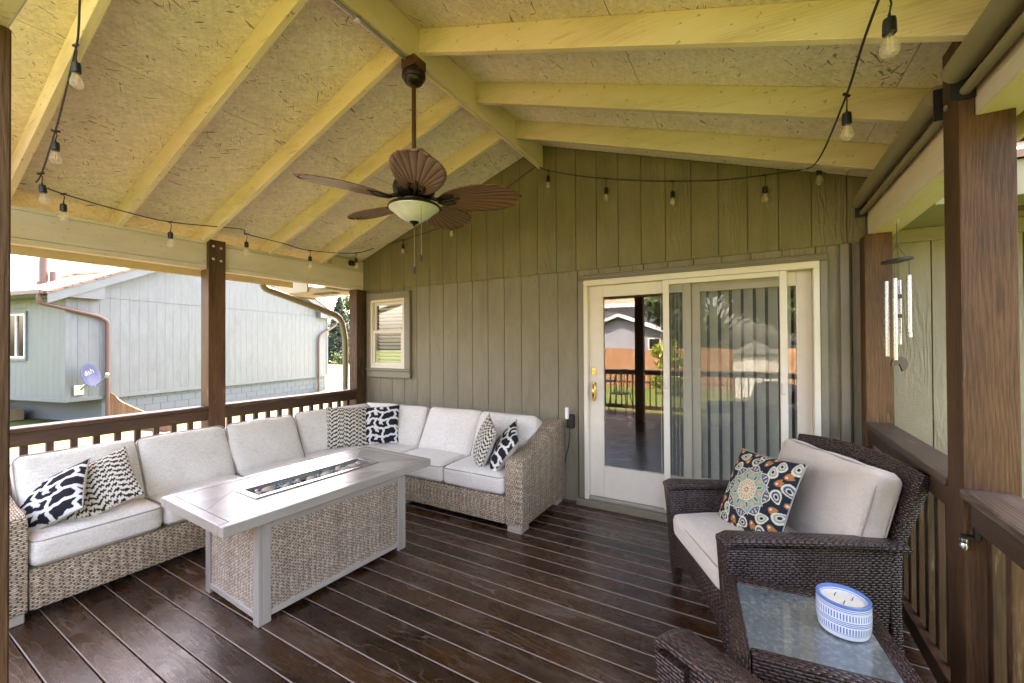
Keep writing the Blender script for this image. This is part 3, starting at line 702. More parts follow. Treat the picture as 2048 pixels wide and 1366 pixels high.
# ---- own downspout at the left corner
ds = thing('downspout', 'tan downspout bending from the porch eave to the house corner', 'downspout', (-4.66, 3.68, 0))
def pipe_path(pts, n=4):
    pts = [Vector(p) for p in pts]; out = [pts[0]]
    for i in range(1, len(pts) - 1):
        a, b_, c = pts[i - 1], pts[i], pts[i + 1]; L = min((b_ - a).length, (c - b_).length) * .35
        p, q = b_ + (a - b_).normalized() * L, b_ + (c - b_).normalized() * L
        for k in range(n + 1):
            t = k / n; out.append(p * (1 - t) ** 2 + b_ * 2 * t * (1 - t) + q * t * t)
    out.append(pts[-1]); return out
smooth_by_angle(part('pipe', MB().tube(pipe_path([(-4.86, 2.66, 2.34), (-4.86, 2.68, 2.17), (-4.70, 3.60, 1.88), (-4.69, 3.66, 1.6), (-4.69, 3.66, -.45)]), .038, 10), 'tan_metal', ds, world=True))
part('elbow', MB().tube(pipe_path([(-4.69, 3.66, -.44), (-4.69, 3.60, -.48), (-4.69, 3.35, -.495)]), .038, 10), 'tan_metal', ds, world=True)

# ---- neighbour's house
NB0 = Vector((-14.54, 3.29, 0)); NBR = R(13.1)
nb = thing('neighbor_house', 'pale grey green neighbor house with brown shingle roof and gable end', 'house', NB0, NBR)
NBM = Matrix.Translation(NB0) @ Matrix.Rotation(NBR, 4, 'Z'); NBI = NBM.inverted()
GW = 8.92; EZ = 2.72; PI_ = .49; BZ = .15
def rz_(y): return EZ + PI_ * min(y, GW - y)
y = 0.0; i = 0
while y < GW - .02:
    a, b_ = y + .0015, min(y + .2225, GW) - .0015
    part('siding_board', MB().box((-.02, a, BZ), (.0, b_, 2.79), .002), 'neighbor_siding', nb, 2)
    ys = [a] + ([GW / 2] if a < GW / 2 < b_ else []) + [b_]
    if rz_(a) > 2.85 or rz_(b_) > 2.85:
        part('siding_board', MB().prism([(a, 2.795), (b_, 2.795)] + [(q, max(rz_(q), 2.80) + .02) for q in ys[::-1]], 0, -.018, .006), 'neighbor_siding', nb, 2)
    y += .2225
x = -.01
while x > -9.9:
    part('siding_board', MB().box((x - .2212, 0, BZ), (x - .0012, .02, 2.72), .002), 'neighbor_siding', nb, 2) if not (-3.0 < x - .1 < -1.6) else [part('siding_board', MB().box((x - .2195, 0, p), (x - .003, .02, q), .002), 'neighbor_siding', nb, 2) for p, q in ((BZ, 1.1), (2.5, 2.72))]
    x -= .2225
core = MB(); core.prism([(.021, BZ), (GW - .021, BZ), (GW - .021, EZ), (GW / 2, EZ + PI_ * GW / 2), (.021, EZ)], 0, -9.95, -.021); part('wall_core', core, 'neighbor_siding', nb, 2)
part('corner_board', MB().box((-.10, -.018, BZ - .01), (.018, -.0005, 2.72), .003), 'neighbor_siding', nb, 2)
part('corner_board', MB().box((.0075, -.018, BZ - .01), (.020, .085, 2.72), .003), 'neighbor_siding', nb, 2)
part('corner_board', MB().box((.0075, GW - .085, BZ - .01), (.020, GW + .018, 2.72), .003), 'neighbor_siding', nb, 2)
part('base_trim', MB().box((.0075, .086, BZ - .01), (.022, GW - .086, BZ + .085), .003), 'neighbor_siding', nb, 1)
part('base_trim', MB().box((-9.9, -.020, BZ - .01), (-.101, -.0005, BZ + .085), .003), 'neighbor_siding', nb, 0)
# painted block foundation
r_ = 0; z = GZ - .05
while z < BZ - .02:
    yy = .74 - (.2 if r_ % 2 else 0)
    while yy < GW - .1:
        a = max(yy, .74); b_ = min(yy + .394, GW - .06)
        if b_ - a > .05: part('block', MB().box((-.12, a, z), (-.055, b_, min(z + .196, BZ - .012)), .004), 'block_paint', nb, 1)
        yy += .40
    z += .20; r_ += 1
part('foundation', MB().box((-9.8, .75, GZ - .1), (-.085, GW - .07, BZ - .012)), 'block_paint', nb, 0)
# roof
def roofslab(y0, z0, y1, z1, nm):
    rf = MB().prism([(y0, z0), (y1, z1), (y1, z1 + .06), (y0, z0 + .06)], 0, -10.2, .27); return part(nm, rf, 'shingles', nb, 0)
rf = roofslab(-.46, EZ - .46 * PI_ + .26, GW / 2, EZ + PI_ * GW / 2 + .26, 'roof'); roofslab(GW + .46, EZ - .46 * PI_ + .26, GW / 2, EZ + PI_ * GW / 2 + .26, 'roof')
for s in (0, 1):
    f = (lambda q: q) if not s else (lambda q: GW - q)
    part('rake_board', MB().prism([(f(-.44), EZ - .44 * PI_ + .03), (f(GW / 2), EZ + PI_ * GW / 2 + .02), (f(GW / 2), EZ + PI_ * GW / 2 + .255), (f(-.44), EZ - .44 * PI_ + .255)], 0, .225, .250), 'neighbor_siding', nb, 1)
    part('rake_soffit', MB().prism([(f(.66), EZ + .66 * PI_ + .03), (f(GW / 2), EZ + PI_ * GW / 2 + .03), (f(GW / 2), EZ + PI_ * GW / 2 + .05), (f(.66), EZ + .66 * PI_ + .05)], 0, .007, .2245), 'neighbor_siding', nb, 1)
    part('eave_return', MB().prism([(f(-.42), EZ + .00), (f(.66), EZ + .0), (f(.66), EZ + .66 * PI_ + .04), (f(-.42), EZ - .42 * PI_ + .2)], 0, .0205, .2240), 'neighbor_siding', nb, 1)
part('eave_soffit', MB().box((-10.1, -.42, EZ - .0), (.019, -.021, EZ + .03)), 'neighbor_siding', nb, 0)
part('gutter', MB().box((-10.15, -.56, EZ + .02), (.20, -.435, EZ + .13), .012), 'brown_metal', nb, 0)
part('gutter', MB().box((-10.15, GW + .435, EZ + .02), (.20, GW + .56, EZ + .13), .012), 'brown_metal', nb, 0)
smooth_by_angle(part('downspout', MB().tube(pipe_path([(.06, -.50, EZ + .05), (.06, -.50, EZ - .17), (.07, .60, EZ - .42), (.075, .80, EZ - .55), (.075, .80, GZ + .02)]), .05, 10), 'brown_metal', nb))
smooth_by_angle(part('downspout', MB().tube(pipe_path([(.06, GW + .50, EZ + .05), (.06, GW + .50, EZ - .25), (.07, GW - .55, EZ - .78), (.075, GW - .62, EZ - 1.0), (.075, GW - .62, GZ + .02)]), .05, 10), 'brown_metal', nb))
# window on the front
wn_ = part('window', frame(MB(), -2.95, -1.535, 1.16, 2.43, .06, -.03, .01), 'neighbor_siding', nb)
part('frame', frame(MB(), -2.889, -1.597, 1.222, 2.368, .05, -.02, .012), 'white_frame', wn_)
part('mullion', MB().box((-2.02, -.018, 1.273), (-1.975, .012, 2.317), .002), 'white_frame', wn_)
part('pane', MB().box((-2.838, .0125, 1.273), (-1.648, .016, 2.317)), 'far_glass', wn_)
# things on the roof slope
def on_roof(px_, py_):
    o = NBI @ OC; d = (NBM.to_3x3().inverted()) @ ray(px_, py_)
    # plane z = EZ+.32 + PI_*y
    s = (EZ + .32 + PI_ * o.y - o.z) / (d.z - PI_ * d.y); return o + d * s
p = on_roof(87, 566); smooth_by_angle(part('flue_pipe', MB().lathe([(.13, -.15), (.13, .03), (.085, .05), (.085, .80), (.13, .80), (.13, .84), (.0, .86)], 14, p), 'brown_metal', nb))
p = on_roof(106, 562); smooth_by_angle(part('vent_pipe', MB().lathe([(.06, -.1), (.06, .25), (0, .25)], 12, p), 'brown_metal', nb))
for (px_, py_, L_) in ((150, 549, .45), (205, 532, .5)):
    p = on_roof(px_, py_); part('roof_vent', MB().box((-L_ / 2, -.2, -.05), (L_ / 2, .2, .13), .02).xf(Matrix.Translation(p) @ Matrix.Rotation(math.atan(PI_), 4, 'X')), 'galvanised', nb)
p = on_roof(190, 543); part('skylight', MB().box((-.75, -.3, -.02), (.75, .3, .09), .015).xf(Matrix.Translation(p) @ Matrix.Rotation(math.atan(PI_), 4, 'X')), 'galvanised', nb)

# ---- satellite dish on the neighbour's wall
dl = NBM @ Vector((.42, .28, .80))
sat = thing('satellite_dish', 'blue satellite dish with white lettering mounted on the neighbor wall', 'satellite dish', dl)
nrm = (Vector((.965, -.2, 0)) * .62 + Vector((.2, .965, 0)) * .75 + Vector((0, 0, .22))).normalized()
zq = nrm.to_track_quat('Z', 'Y').to_matrix().to_4x4()
xax = Vector((0, 0, 1)).cross(nrm).normalized(); yax = nrm.cross(xax)
DM = Matrix((xax, yax, nrm)).transposed().to_4x4()
dsh = MB(); prof = [(0.0001, -.055), (.10, -.047), (.18, -.028), (.275, 0.0), (.282, .0), (.282, -.010), (.18, -.038), (.1, -.058), (.0001, -.066)]
dsh.lathe(prof, 40); dsh.v = [(x * 1.0, y * 1.06, z) for x, y, z in dsh.v]; dsh.xf(DM)
smooth_by_angle(part('reflector', dsh, 'blue_dish', sat))
arm = MB().tube([DM @ Vector((0, -.26, -.01)), DM @ Vector((0, -.28, .05)), rt * .36 + up * -.02 + Vector((.2, -.05, 0))], .011, 8); part('feed_arm', arm, 'galvanised', sat)
ln = MB().box((-.03, -.03, -.06), (.03, .03, .06), .01).xf(Matrix.Translation(rt * .38 + up * .0 + Vector((.2, -.05, 0))) @ Matrix.Rotation(R(35), 4, 'Y')); part('receiver', ln, 'galvanised', sat)
NR3 = Matrix.Rotation(NBR, 3, 'Z')
mst = MB().tube([DM @ Vector((0, -.05, -.07)), DM @ Vector((0, -.16, -.12)), NR3 @ Vector((-.28, -.06, -.36))], .022, 8); part('mast', mst, 'galvanised', sat)
pl_ = MB().box((-.405, -.14, -.50), (-.385, .06, -.26), .004); pl_.xf(Matrix.Rotation(NBR, 4, 'Z')); part('mount_plate', pl_, 'galvanised', sat)
fc = bpy.data.curves.new('lettering', 'FONT'); fc.body = 'dish'; fc.size = .20; fc.align_x = 'CENTER'; fc.align_y = 'CENTER'; fc.extrude = .001
fo = bpy.data.objects.new('tmp', fc); COL.objects.link(fo); bpy.context.view_layer.update()
lm = bpy.data.meshes.new_from_object(fo.evaluated_get(bpy.context.evaluated_depsgraph_get())); bpy.data.objects.remove(fo)
lm.materials.clear(); lm.materials.append(MAT['sign_white'])
for v in lm.vertices:
    x, y = v.co.x * .95, v.co.y * .9; a = R(16); x, y = x * math.cos(a) - y * math.sin(a) - .01, x * math.sin(a) + y * math.cos(a) + .08
    rr = math.hypot(x, y / 1.12); zz = np.interp(rr, [0, .10, .18, .25], [-.055, -.047, -.028, 0]) + .004 + v.co.z
    v.co = DM.to_3x3() @ Vector((x, y, zz))
ob('lettering', lm, sat)

# ---- cedar fence beside the neighbour
def fence(label, a, b_, tops, n, base, rails=(.25, .75)):
    a, b_ = Vector(a), Vector(b_); f = thing('cedar_fence', label, 'fence', (a + b_) / 2 + Vector((0, 0, base)))
    d = (b_ - a); ang = math.atan2(d.y, d.x); L = d.length; st = L / n
    for i in range(n):
        t = (i + .5) / n; h_ = float(np.interp(t, *zip(*tops))); h2 = float(np.interp(t + .5 / n, *zip(*tops)));h1 = float(np.interp(t - .5 / n, *zip(*tops)))
        x0, x1 = -L / 2 + i * st + .004, -L / 2 + (i + 1) * st - .004
        part('picket', MB().prism([(x0, 0), (x1, 0), (x1, h2 - base), (x0, h1 - base)], 1, -.009, .009).xf(Matrix.Rotation(ang, 4, 'Z')), 'cedar', f, 2)
    for zz in rails: part('rail', MB().box((-L / 2, .0095, zz), (L / 2, .047, zz + .085), .003).xf(Matrix.Rotation(ang, 4, 'Z')), 'cedar', f)
    return f
fence('orange cedar fence with a sloping top beside the neighbor wall', (-14.25, 4.02, 0), (-11.9, 4.42, 0), [(0, .34), (.08, .28), (.2, .12), (.45, -.02), (.75, -.16), (1, -.26)], 18, GZ, (.03, .14))

# ---- pile by the neighbour's foundation
pc = NBM @ Vector((-3.4, .22, GZ))
pile = tag(ob('cardboard_box', None, None, pc, (0, 0, R(20))), 'flattened tan cardboard box lying by the neighbor foundation', 'box')
part('box_body', MB().box((-.1, -.25, 0), (.55, .25, .30), .01), 'cardboard', pile); part('flap', MB().box((-.55, -.22, .16), (-.11, .2, .185), .004).xf(Matrix.Rotation(R(-8), 4, 'Y')), 'cardboard', pile)
part('flap', MB().box((-.1, -.5, .2), (.4, -.26, .222), .004).xf(Matrix.Rotation(R(18), 4, 'X')), 'cardboard', pile)
hc = MB()
for i in range(9): hc.loop([(.42 * math.cos(t) * (1 - .03 * i), .42 * math.sin(t) * (1 - .02 * i), .03 + .043 * i + .02 * math.sin(3 * t + i)) for t in np.linspace(0, 2 * math.pi, 28, endpoint=False)], .022)
hs = ob('coiled_hose', mesh(hc, 'coiled_hose', 'hose', smooth=True), None, NBM @ Vector((-4.35, .15, GZ))); tag(hs, 'coil of dark blue black hose beside the cardboard', 'hose')

# ---- trees and shrubs
def leaves(mb_n, centers, radii, size, seed, squash=1., surf=.55, mat='leaf_green'):
    r = np.random.default_rng(seed); ci = r.integers(0, len(centers), mb_n); c = np.array(centers, float)[ci]; rad = np.array(radii, float)[ci][:, None]
    d = r.normal(size=(mb_n, 3)); d /= np.linalg.norm(d, axis=1)[:, None]; rr = (surf + (1 - surf) * r.random((mb_n, 1))) ** 1.
    p = c + d * rad * rr * np.array([1, 1, squash])
    n_ = d + r.normal(size=(mb_n, 3)) * .7; n_ /= np.linalg.norm(n_, axis=1)[:, None]
    t = np.cross(n_, r.normal(size=(mb_n, 3))); t /= np.linalg.norm(t, axis=1)[:, None]; b2 = np.cross(n_, t)
    s = size * (.6 + .8 * r.random((mb_n, 1)))
    q = np.stack([p - t * s * .5, p + b2 * s * .3, p + t * s * .6, p - b2 * s * .3], 1).reshape(-1, 3)
    me = bpy.data.meshes.new('crown'); me.vertices.add(len(q)); me.vertices.foreach_set('co', q.astype('f').ravel())
    me.loops.add(mb_n * 4); me.loops.foreach_set('vertex_index', np.arange(mb_n * 4, dtype='i')); me.polygons.add(mb_n); me.polygons.foreach_set('loop_start', np.arange(0, mb_n * 4, 4, dtype='i'))
    me.update(calc_edges=True); at = me.attributes.new('leaf', 'FLOAT', 'FACE'); at.data.foreach_set('value', (r.random(mb_n) * .6 + .4 * r.random(len(centers))[ci]).astype('f'))
    me.materials.append(MAT[mat]); return me
def tree(label, loc, h_, cr, n, size, seed, mat='leaf_green', name='deciduous_tree', base=.32, kind='tree'):
    r = random.Random(seed); t = thing(name, label, kind, loc)
    tr = MB(); top = Vector((.1 * h_ * (r.random() - .5), .1 * h_ * (r.random() - .5), h_ * .75)); tr.tube([(0, 0, -.1), top * .4, top * .75, top], [h_ * .03, h_ * .022, h_ * .014, .02], 9)
    cs, rs = [], []
    for i in range(16):
        a = r.random() * 6.28; zz = h_ * (base + (1 - base) * (.08 + .84 * r.random())); rad_ = cr * math.sqrt(max(0.05, 1 - ((zz / h_ - (base + 1) / 2) / ((1 - base) / 2)) ** 2)) * (.35 + .45 * r.random())
        c = (rad_ * math.cos(a), rad_ * math.sin(a), zz); cs.append(c); rs.append(cr * (.28 + .2 * r.random()))
        tr.tube([top * (.35 + .4 * r.random()), Vector(c)], [h_ * .010, .012], 5)
    part('trunk', tr, 'bark', t); ob('crown', leaves(n, cs, rs, size, seed, .85, .35, mat), t); return t
def spruce(label, loc, h_, r0, n, seed):
    t = thing('spruce_tree', label, 'tree', loc); part('trunk', MB().tube([(0, 0, -.1), (0, 0, h_ * .95)], [h_ * .02, .02], 8), 'bark', t)
    cs, rs = [], []; r = random.Random(seed)
    for i in range(60):
        f = i / 60; zz = h_ * (.05 + .93 * f); rad = r0 * (1 - f) ** .9; a = i * 2.4
        cs.append((rad * .62 * math.cos(a), rad * .62 * math.sin(a), zz)); rs.append(rad * .42 + .12)
    ob('crown', leaves(n, cs, rs, .26, seed, .7, .2, 'leaf_blue'), t); return t
spruce('blue green spruce tree on the far lawn past the house corner', (-41.5, 31.6, GZ), 7.8, 2.6, 9000, 3)
tree('rounded green tree behind the spruce on the far lawn', (-47, 38.5, GZ), 8.5, 3.2, 7000, .34, 5)
tree('low leafy shrub at the foot of the spruce', (-37.5, 29.8, GZ), 1.6, 1.7, 2500, .2, 8, 'leaf_green', 'shrub', .1, 'shrub')
tree('broad leafy green tree beyond the back fence reflected in the door', (-1.8, -16.5, GZ), 6.6, 3.4, 14000, .26, 11)
tree('taller green tree at the right of the reflected back yard', (2.6, -17.5, GZ), 7.6, 3.6, 14000, .28, 12)
tree('yellow green rounded shrub before the back fence', (-2.9, -9.6, GZ), 2.0, 1.0, 3000, .13, 14, 'leaf_lime', 'shrub', .08, 'shrub')
tree('green tree beside the grey house across the back fence', (-16, -24, GZ), 8, 3, 6000, .34, 15)
# ---- back yard: fence, grey house, shed
fence('brown cedar back fence with a scalloped top reflected in the door', (-16, -12.2, 0), (12, -12.2, 0), [(i / 56, 1.18 + .14 * abs(math.sin(i * math.pi / 8))) for i in range(57)], 190, GZ)
gh = thing('grey_house', 'grey sided house with white trimmed gable beyond the back fence', 'house', (-9, -24, GZ))
part('main_wall', MB().box((-17, -30, GZ), (-3.8, -22.3, 4.3)), 'grey_siding', gh, world=True)
part('main_roof', MB().prism([(-31, 4.25), (-21.6, 4.25), (-26.3, 6.6)], 0, -17.5, -3.3), 'shingles', gh, world=True)
part('main_fascia', MB().box((-17.5, -21.62, 4.1), (-3.3, -21.55, 4.36)), 'house_trim', gh, world=True)
part('wing_wall', MB().prism([(-11.2, GZ), (-4.4, GZ), (-4.4, 2.0), (-7.8, 3.3), (-11.2, 2.0)], 1, -22.2, -20.5), 'grey_siding', gh, world=True)
for s in (-1, 1): part('wing_roof', MB().prism([(-7.8, 3.36), (-7.8 + s * 3.9, 1.87), (-7.8 + s * 3.9, 2.07), (-7.8, 3.56)], 1, -22.25, -20.1), 'house_trim', gh, world=True)
part('wing_base', MB().box((-11.25, -20.49, GZ), (-4.35, -20.44, 1.0)), 'house_trim', gh, world=True)
gw = part('window', MB().box((-5.9, -20.5, 1.1), (-5.1, -20.45, 1.9)), 'house_trim', gh, world=True); part('pane', MB().box((-5.82, -20.449, 1.17), (-5.18, -20.444, 1.83)), 'far_glass', gw, world=True)
sh = thing('garden_shed', 'small white garden shed on the back lawn reflected in the door', 'shed', (.1, -10.2, GZ))
part('wall', MB().box((-.6, -10.8, GZ), (.8, -9.7, 1.15)), 'shed_white', sh, world=True); part('roof', MB().prism([(-.75, 1.12), (.95, 1.12), (.1, 1.62)], 1, -10.95, -9.55), 'galvanised', sh, world=True)
part('shed_door', MB().box((-.3, -9.69, GZ + .05), (.5, -9.66, 1.0), .01), 'house_trim', sh, world=True)
# ---- iron patio set on the open deck (seen in the door glass)
def iron_chair(label, loc, rz):
    c = thing('iron_chair', label, 'chair', loc, rz, group='black iron chairs on the open deck'); s = MB()
    part('seat', MB().lathe([(.0001, .44), (.2, .44), (.21, .45), (.2, .46), (.0001, .46)], 20), 'black_iron', c)
    for sx in (-1, 1):
        part('leg', MB().tube(pipe_path([(sx * .15, -.15, .45), (sx * .19, -.2, .2), (sx * .2, -.22, 0)]), .010, 6), 'black_iron', c)
        part('leg', MB().tube(pipe_path([(sx * .15, .15, .45), (sx * .19, .2, .2), (sx * .2, .22, 0)]), .010, 6), 'black_iron', c)
    part('backrest', MB().tube(pipe_path([(-.19, .16, .45), (-.2, .23, .85), (0, .26, 1.0), (.2, .23, .85), (.19, .16, .45)]), .010, 6), 'black_iron', c)
    for dx in (-.08, 0, .08): part('slat', MB().tube([(dx, .17, .46), (dx, .25, .97)], .007, 6), 'black_iron', c)
    return c
iron_chair('black iron chair on the open deck at the left of the reflection', (-3.2, -1.15, 0), R(40)); iron_chair('black iron chair nearer the post in the reflection', (-2.45, -1.35, 0), R(-35))
it = thing('iron_table', 'small round black iron table between the reflected chairs', 'table', (-2.85, -1.25, 0))
part('table_top', MB().lathe([(.0001, .70), (.33, .70), (.34, .71), (.33, .72), (.0001, .72)], 24), 'black_iron', it)
for a in (0, 2.1, 4.2): part('leg', MB().tube([(.05 * math.cos(a), .05 * math.sin(a), .70), (.06 * math.cos(a), .06 * math.sin(a), .3), (.26 * math.cos(a), .26 * math.sin(a), 0)], .010, 6), 'black_iron', it)

# ================================================================== FURNITURE
def rbox(hx, hy, hz, r, puff=0., n=12, wr=0., seed=0):
    """soft rounded block centred on the origin, as MB"""
    t = np.linspace(-1, 1, n + 1); H_ = np.array([hx, hy, hz]); vs = []; fs = []
    for ax in range(3):
        o = [i for i in range(3) if i != ax]
        for sgn in (-1, 1):
            A, B = np.meshgrid(np.sign(t) * np.abs(t) ** .8, np.sign(t) * np.abs(t) ** .8, indexing='ij'); P = np.zeros((n + 1, n + 1, 3)); P[..., o[0]] = A; P[..., o[1]] = B; P[..., ax] = sgn
            base = len(vs); vs += list(P.reshape(-1, 3))
            for i in range(n):
                for j in range(n):
                    q = (base + i * (n + 1) + j, base + (i + 1) * (n + 1) + j, base + (i + 1) * (n + 1) + j + 1, base + i * (n + 1) + j + 1)
                    fs.append(q if sgn > 0 else q[::-1])
    P = np.array(vs) * H_; core = np.clip(P, -(H_ - r), H_ - r); d = P - core; L = np.linalg.norm(d, axis=1, keepdims=True); L[L == 0] = 1
    P = core + d / L * r
    u, v = P[:, 0] / hx, P[:, 1] / hy
    bul = (1 - np.clip(np.abs(u), 0, 1) ** 2.2) * (1 - np.clip(np.abs(v), 0, 1) ** 2.2)
    P[:, 2] += np.sign(P[:, 2]) * puff * bul * (np.abs(P[:, 2]) > hz * .3)
    if wr:
        rg = np.random.default_rng(seed); 
        for k in range(5):
            kx, ky, kz = rg.normal(size=3) * 9; ph = rg.random() * 6.28
            P += (wr * np.sin(P[:, 0] * kx + P[:, 1] * ky + P[:, 2] * kz + ph))[:, None] * (P / (np.linalg.norm(P, axis=1, keepdims=True) + 1e-6))
    mb = MB(); mb.v = [tuple(p) for p in P]; mb.f = fs; mb.fm = [0] * len(fs); return mb
def weld(me, d=1e-4):
    bm = bmesh.new(); bm.from_mesh(me); bmesh.ops.remove_doubles(bm, verts=bm.verts, dist=d); bmesh.ops.recalc_face_normals(bm, faces=bm.faces); bm.to_mesh(me); bm.free(); me.shade_smooth(); return me
def rrect(hx, hy, r, z, n=5):
    pts = []
    for cx, cy, a0 in ((hx - r, hy - r, 0), (-hx + r, hy - r, 90), (-hx + r, -hy + r, 180), (hx - r, -hy + r, 270)):
        for k in range(n + 1): a = R(a0 + 90 * k / n); pts.append((cx + r * math.cos(a), cy + r * math.sin(a), z))
    out = []
    for i, p in enumerate(pts):
        q = pts[(i + 1) % len(pts)]; L = math.dist(p, q); m_ = max(1, int(L / .06))
        for k in range(m_): out.append(tuple(p[j] + (q[j] - p[j]) * k / m_ for j in range(3)))
    return out
def cushion(name, parent, w, d, h_, loc, rot, mat='linen', pipe='linen_piping', r=.045, puff=.02, axis=2, seed=0, wr=.0012):
    """axis: direction of the thin side (2 = lying, 1 = standing)"""
    mb = rbox(w / 2, d / 2, h_ / 2, r, puff, 14, wr, seed)
    pts = [rrect(w / 2 - .006, d / 2 - .006, r * .9, s * (h_ / 2 - r * .45)) for s in (-1, 1)]
    pts = [[(x, y, z + .35 * wr * math.sin(9 * x + 7 * y + seed)) for x, y, z in L] for L in pts]
    if axis == 1:
        M = Matrix.Rotation(R(90), 4, 'X'); mb.xf(M); pts = [[tuple(M @ Vector(p)) for p in L] for L in pts]
    me = mesh(mb, name, mat, 0); weld(me); o = ob(name, me, parent, loc, rot)
    for L in pts: part('piping', MB().loop(L, .0042), pipe, o, smooth=True)
    return o

# ---- sectional sofa
SO = Vector((-3.0, 2.6, 0)); sofa = thing('sectional_sofa', 'L shaped natural wicker sectional sofa with pale linen cushions', 'sofa', SO)
def sp_(name, mb, mat='natural_wicker', bevel=.012, grain=None): return smooth_by_angle(part(name, mb, mat, sofa, grain, False, bevel, world=True), 50)
sp_('base', MB().box((-4.27, .64, .055), (-3.425, 1.838, .275)), grain=1); sp_('base', MB().box((-4.27, 1.842, .055), (-3.425, 2.448, .275)), grain=1)
sp_('corner_base', MB().prism([(-3.425, 2.452), (-3.0, 2.865), (-3.0, 3.66), (-4.27, 3.66), (-4.27, 2.452)], 2, .055, .275), grain=0)
sp_('base', MB().box((-2.996, 2.86, .055), (-1.735, 3.66, .275)), grain=0)
sp_('back_panel', MB().box((-4.335, .48, .06), (-4.275, 2.448, .715)), grain=1); sp_('back_panel', MB().box((-4.335, 2.452, .06), (-4.275, 3.70, .715)), grain=1)
sp_('back_panel', MB().box((-4.27, 3.664, .06), (-1.735, 3.71, .715)), grain=0)
def armprof(f, bk): # f front coordinate, bk back coordinate
    D = bk - f
    return [(f, .055), (f, .545), (f + .02 * D, .572), (f + .08 * D, .582), (f + .25 * D, .598), (f + .42 * D, .630), (f + .58 * D, .685), (f + .72 * D, .738), (f + .86 * D, .775), (f + .96 * D, .785), (f + 1.0 * D, .770), (f + 1.02 * D, .055)]
sp_('arm', MB().prism(armprof(2.855, 3.70), 0, -1.73, -1.565), bevel=.02, grain=1)
sp_('arm', MB().prism(armprof(-3.42, -4.33), 1, .475, .636), bevel=.02, grain=0)
for x, y in ((-1.65, 2.93), (-1.65, 3.62), (-2.9, 2.94), (-3.5, .56), (-4.2, .56), (-3.5, 1.84), (-4.2, 3.6), (-3.5, 2.5)):
    part('foot', MB().box((x - .065, y - .065, 0), (x + .065, y + .065, .054), .004), 'foot_taupe', sofa, world=True)
L_ = lambda p: Vector(p) - SO
i = 0
for y0, y1 in ((.645, 1.238), (1.246, 1.838), (1.846, 2.442)):
    cushion('seat_cushion', sofa, .70, y1 - y0, .165, L_((-3.785 + .02, (y0 + y1) / 2, .362)), (0, 0, 0), seed=i, puff=.018); i += 1
for x0, x1 in ((-2.992, -2.372), (-2.364, -1.74)):
    cushion('seat_cushion', sofa, x1 - x0, .70, .165, L_(((x0 + x1) / 2, 3.185, .362)), (0, 0, 0), seed=i, puff=.018); i += 1
cc = MB().prism([(-3.43, 2.452), (-3.0, 2.85), (-3.0, 3.5), (-4.1, 3.5), (-4.1, 2.452)], 2, .28, .445)
co_ = part('seat_cushion', cc, 'linen', sofa, 0, True, .035, world=True)
def back(w, p, rz, tilt=27, h_=.47, t=.17, seed=0):
    c = Vector((0, t / 2, h_ / 2)); M = Matrix.Rotation(rz, 3, 'Z') @ Matrix.Rotation(R(-tilt), 3, 'X')
    return cushion('back_cushion', sofa, w, h_, t, L_(Vector(p) + M @ c), (R(-tilt), 0, rz), axis=1, seed=seed, r=.05, puff=.03, wr=.003)
Q = R(90)
for k, (y0, y1) in enumerate(((.655, 1.236), (1.246, 1.828), (1.838, 2.442))): back(y1 - y0 + .01, (-3.68, (y0 + y1) / 2, .425), Q, seed=20 + k)
back(.86, (-3.72, 2.90, .425), R(84), 25, .46, .16, 31); back(.92, (-3.49, 3.20, .425), R(5), 25, .46, .16, 32)
for k, (x0, x1) in enumerate(((-3.0, -2.352), (-2.342, -1.735))): back(x1 - x0 + .02, ((x0 + x1) / 2, 3.20, .43), 0, seed=40 + k, h_=.475, t=.18)

# ---- printed throw pillows
def tri(x): return np.abs((x % 2) - 1)
def p_chevron(u, v, rg):
    j = rg.normal(size=u.shape) * .01; st = np.floor(u * 26) / 26
    t = v * 5.2 + 1.15 * tri(st * 2.6) + .28 * np.sin(st * 77) * .5 + j * 3 + .14 * np.sin(u * 31)
    m_ = (t % 1) < (.44 + .1 * np.sin(st * 40)); base = np.array([.62, .56, .46]); dk = np.array([.022, .018, .014]); return np.where(m_[..., None], dk, base)
def p_mud(u, v, rg):
    uu = u + .07 * np.sin(v * 7 + 1) + .02 * np.sin(v * 23); vv = v + .06 * np.sin(u * 6) + .015 * np.sin(u * 27)
    row = np.floor((vv + 1) * 2.4); x = (uu + 1) * 1.55 + .37 * row + .25 * np.sin(row * 5); cell = np.floor(x); fx = x - cell; fy = (vv + 1) * 2.4 - row
    h1 = (np.sin(cell * 12.9 + row * 78.2) * 43758.5) % 1
    e = np.minimum(np.minimum(fx, 1 - fx) / 1.55, np.minimum(fy, 1 - fy) / 2.4)
    dark = (e > .055); notch = (np.abs(fx - .5) < .13) & (fy > .45) & (h1 > .45); dark &= ~notch
    ring = (e > .13) & (e < .165) & (h1 < .0); dark &= ~ring
    return np.where(dark[..., None], np.array([.016, .015, .02]), np.array([.66, .64, .60]))
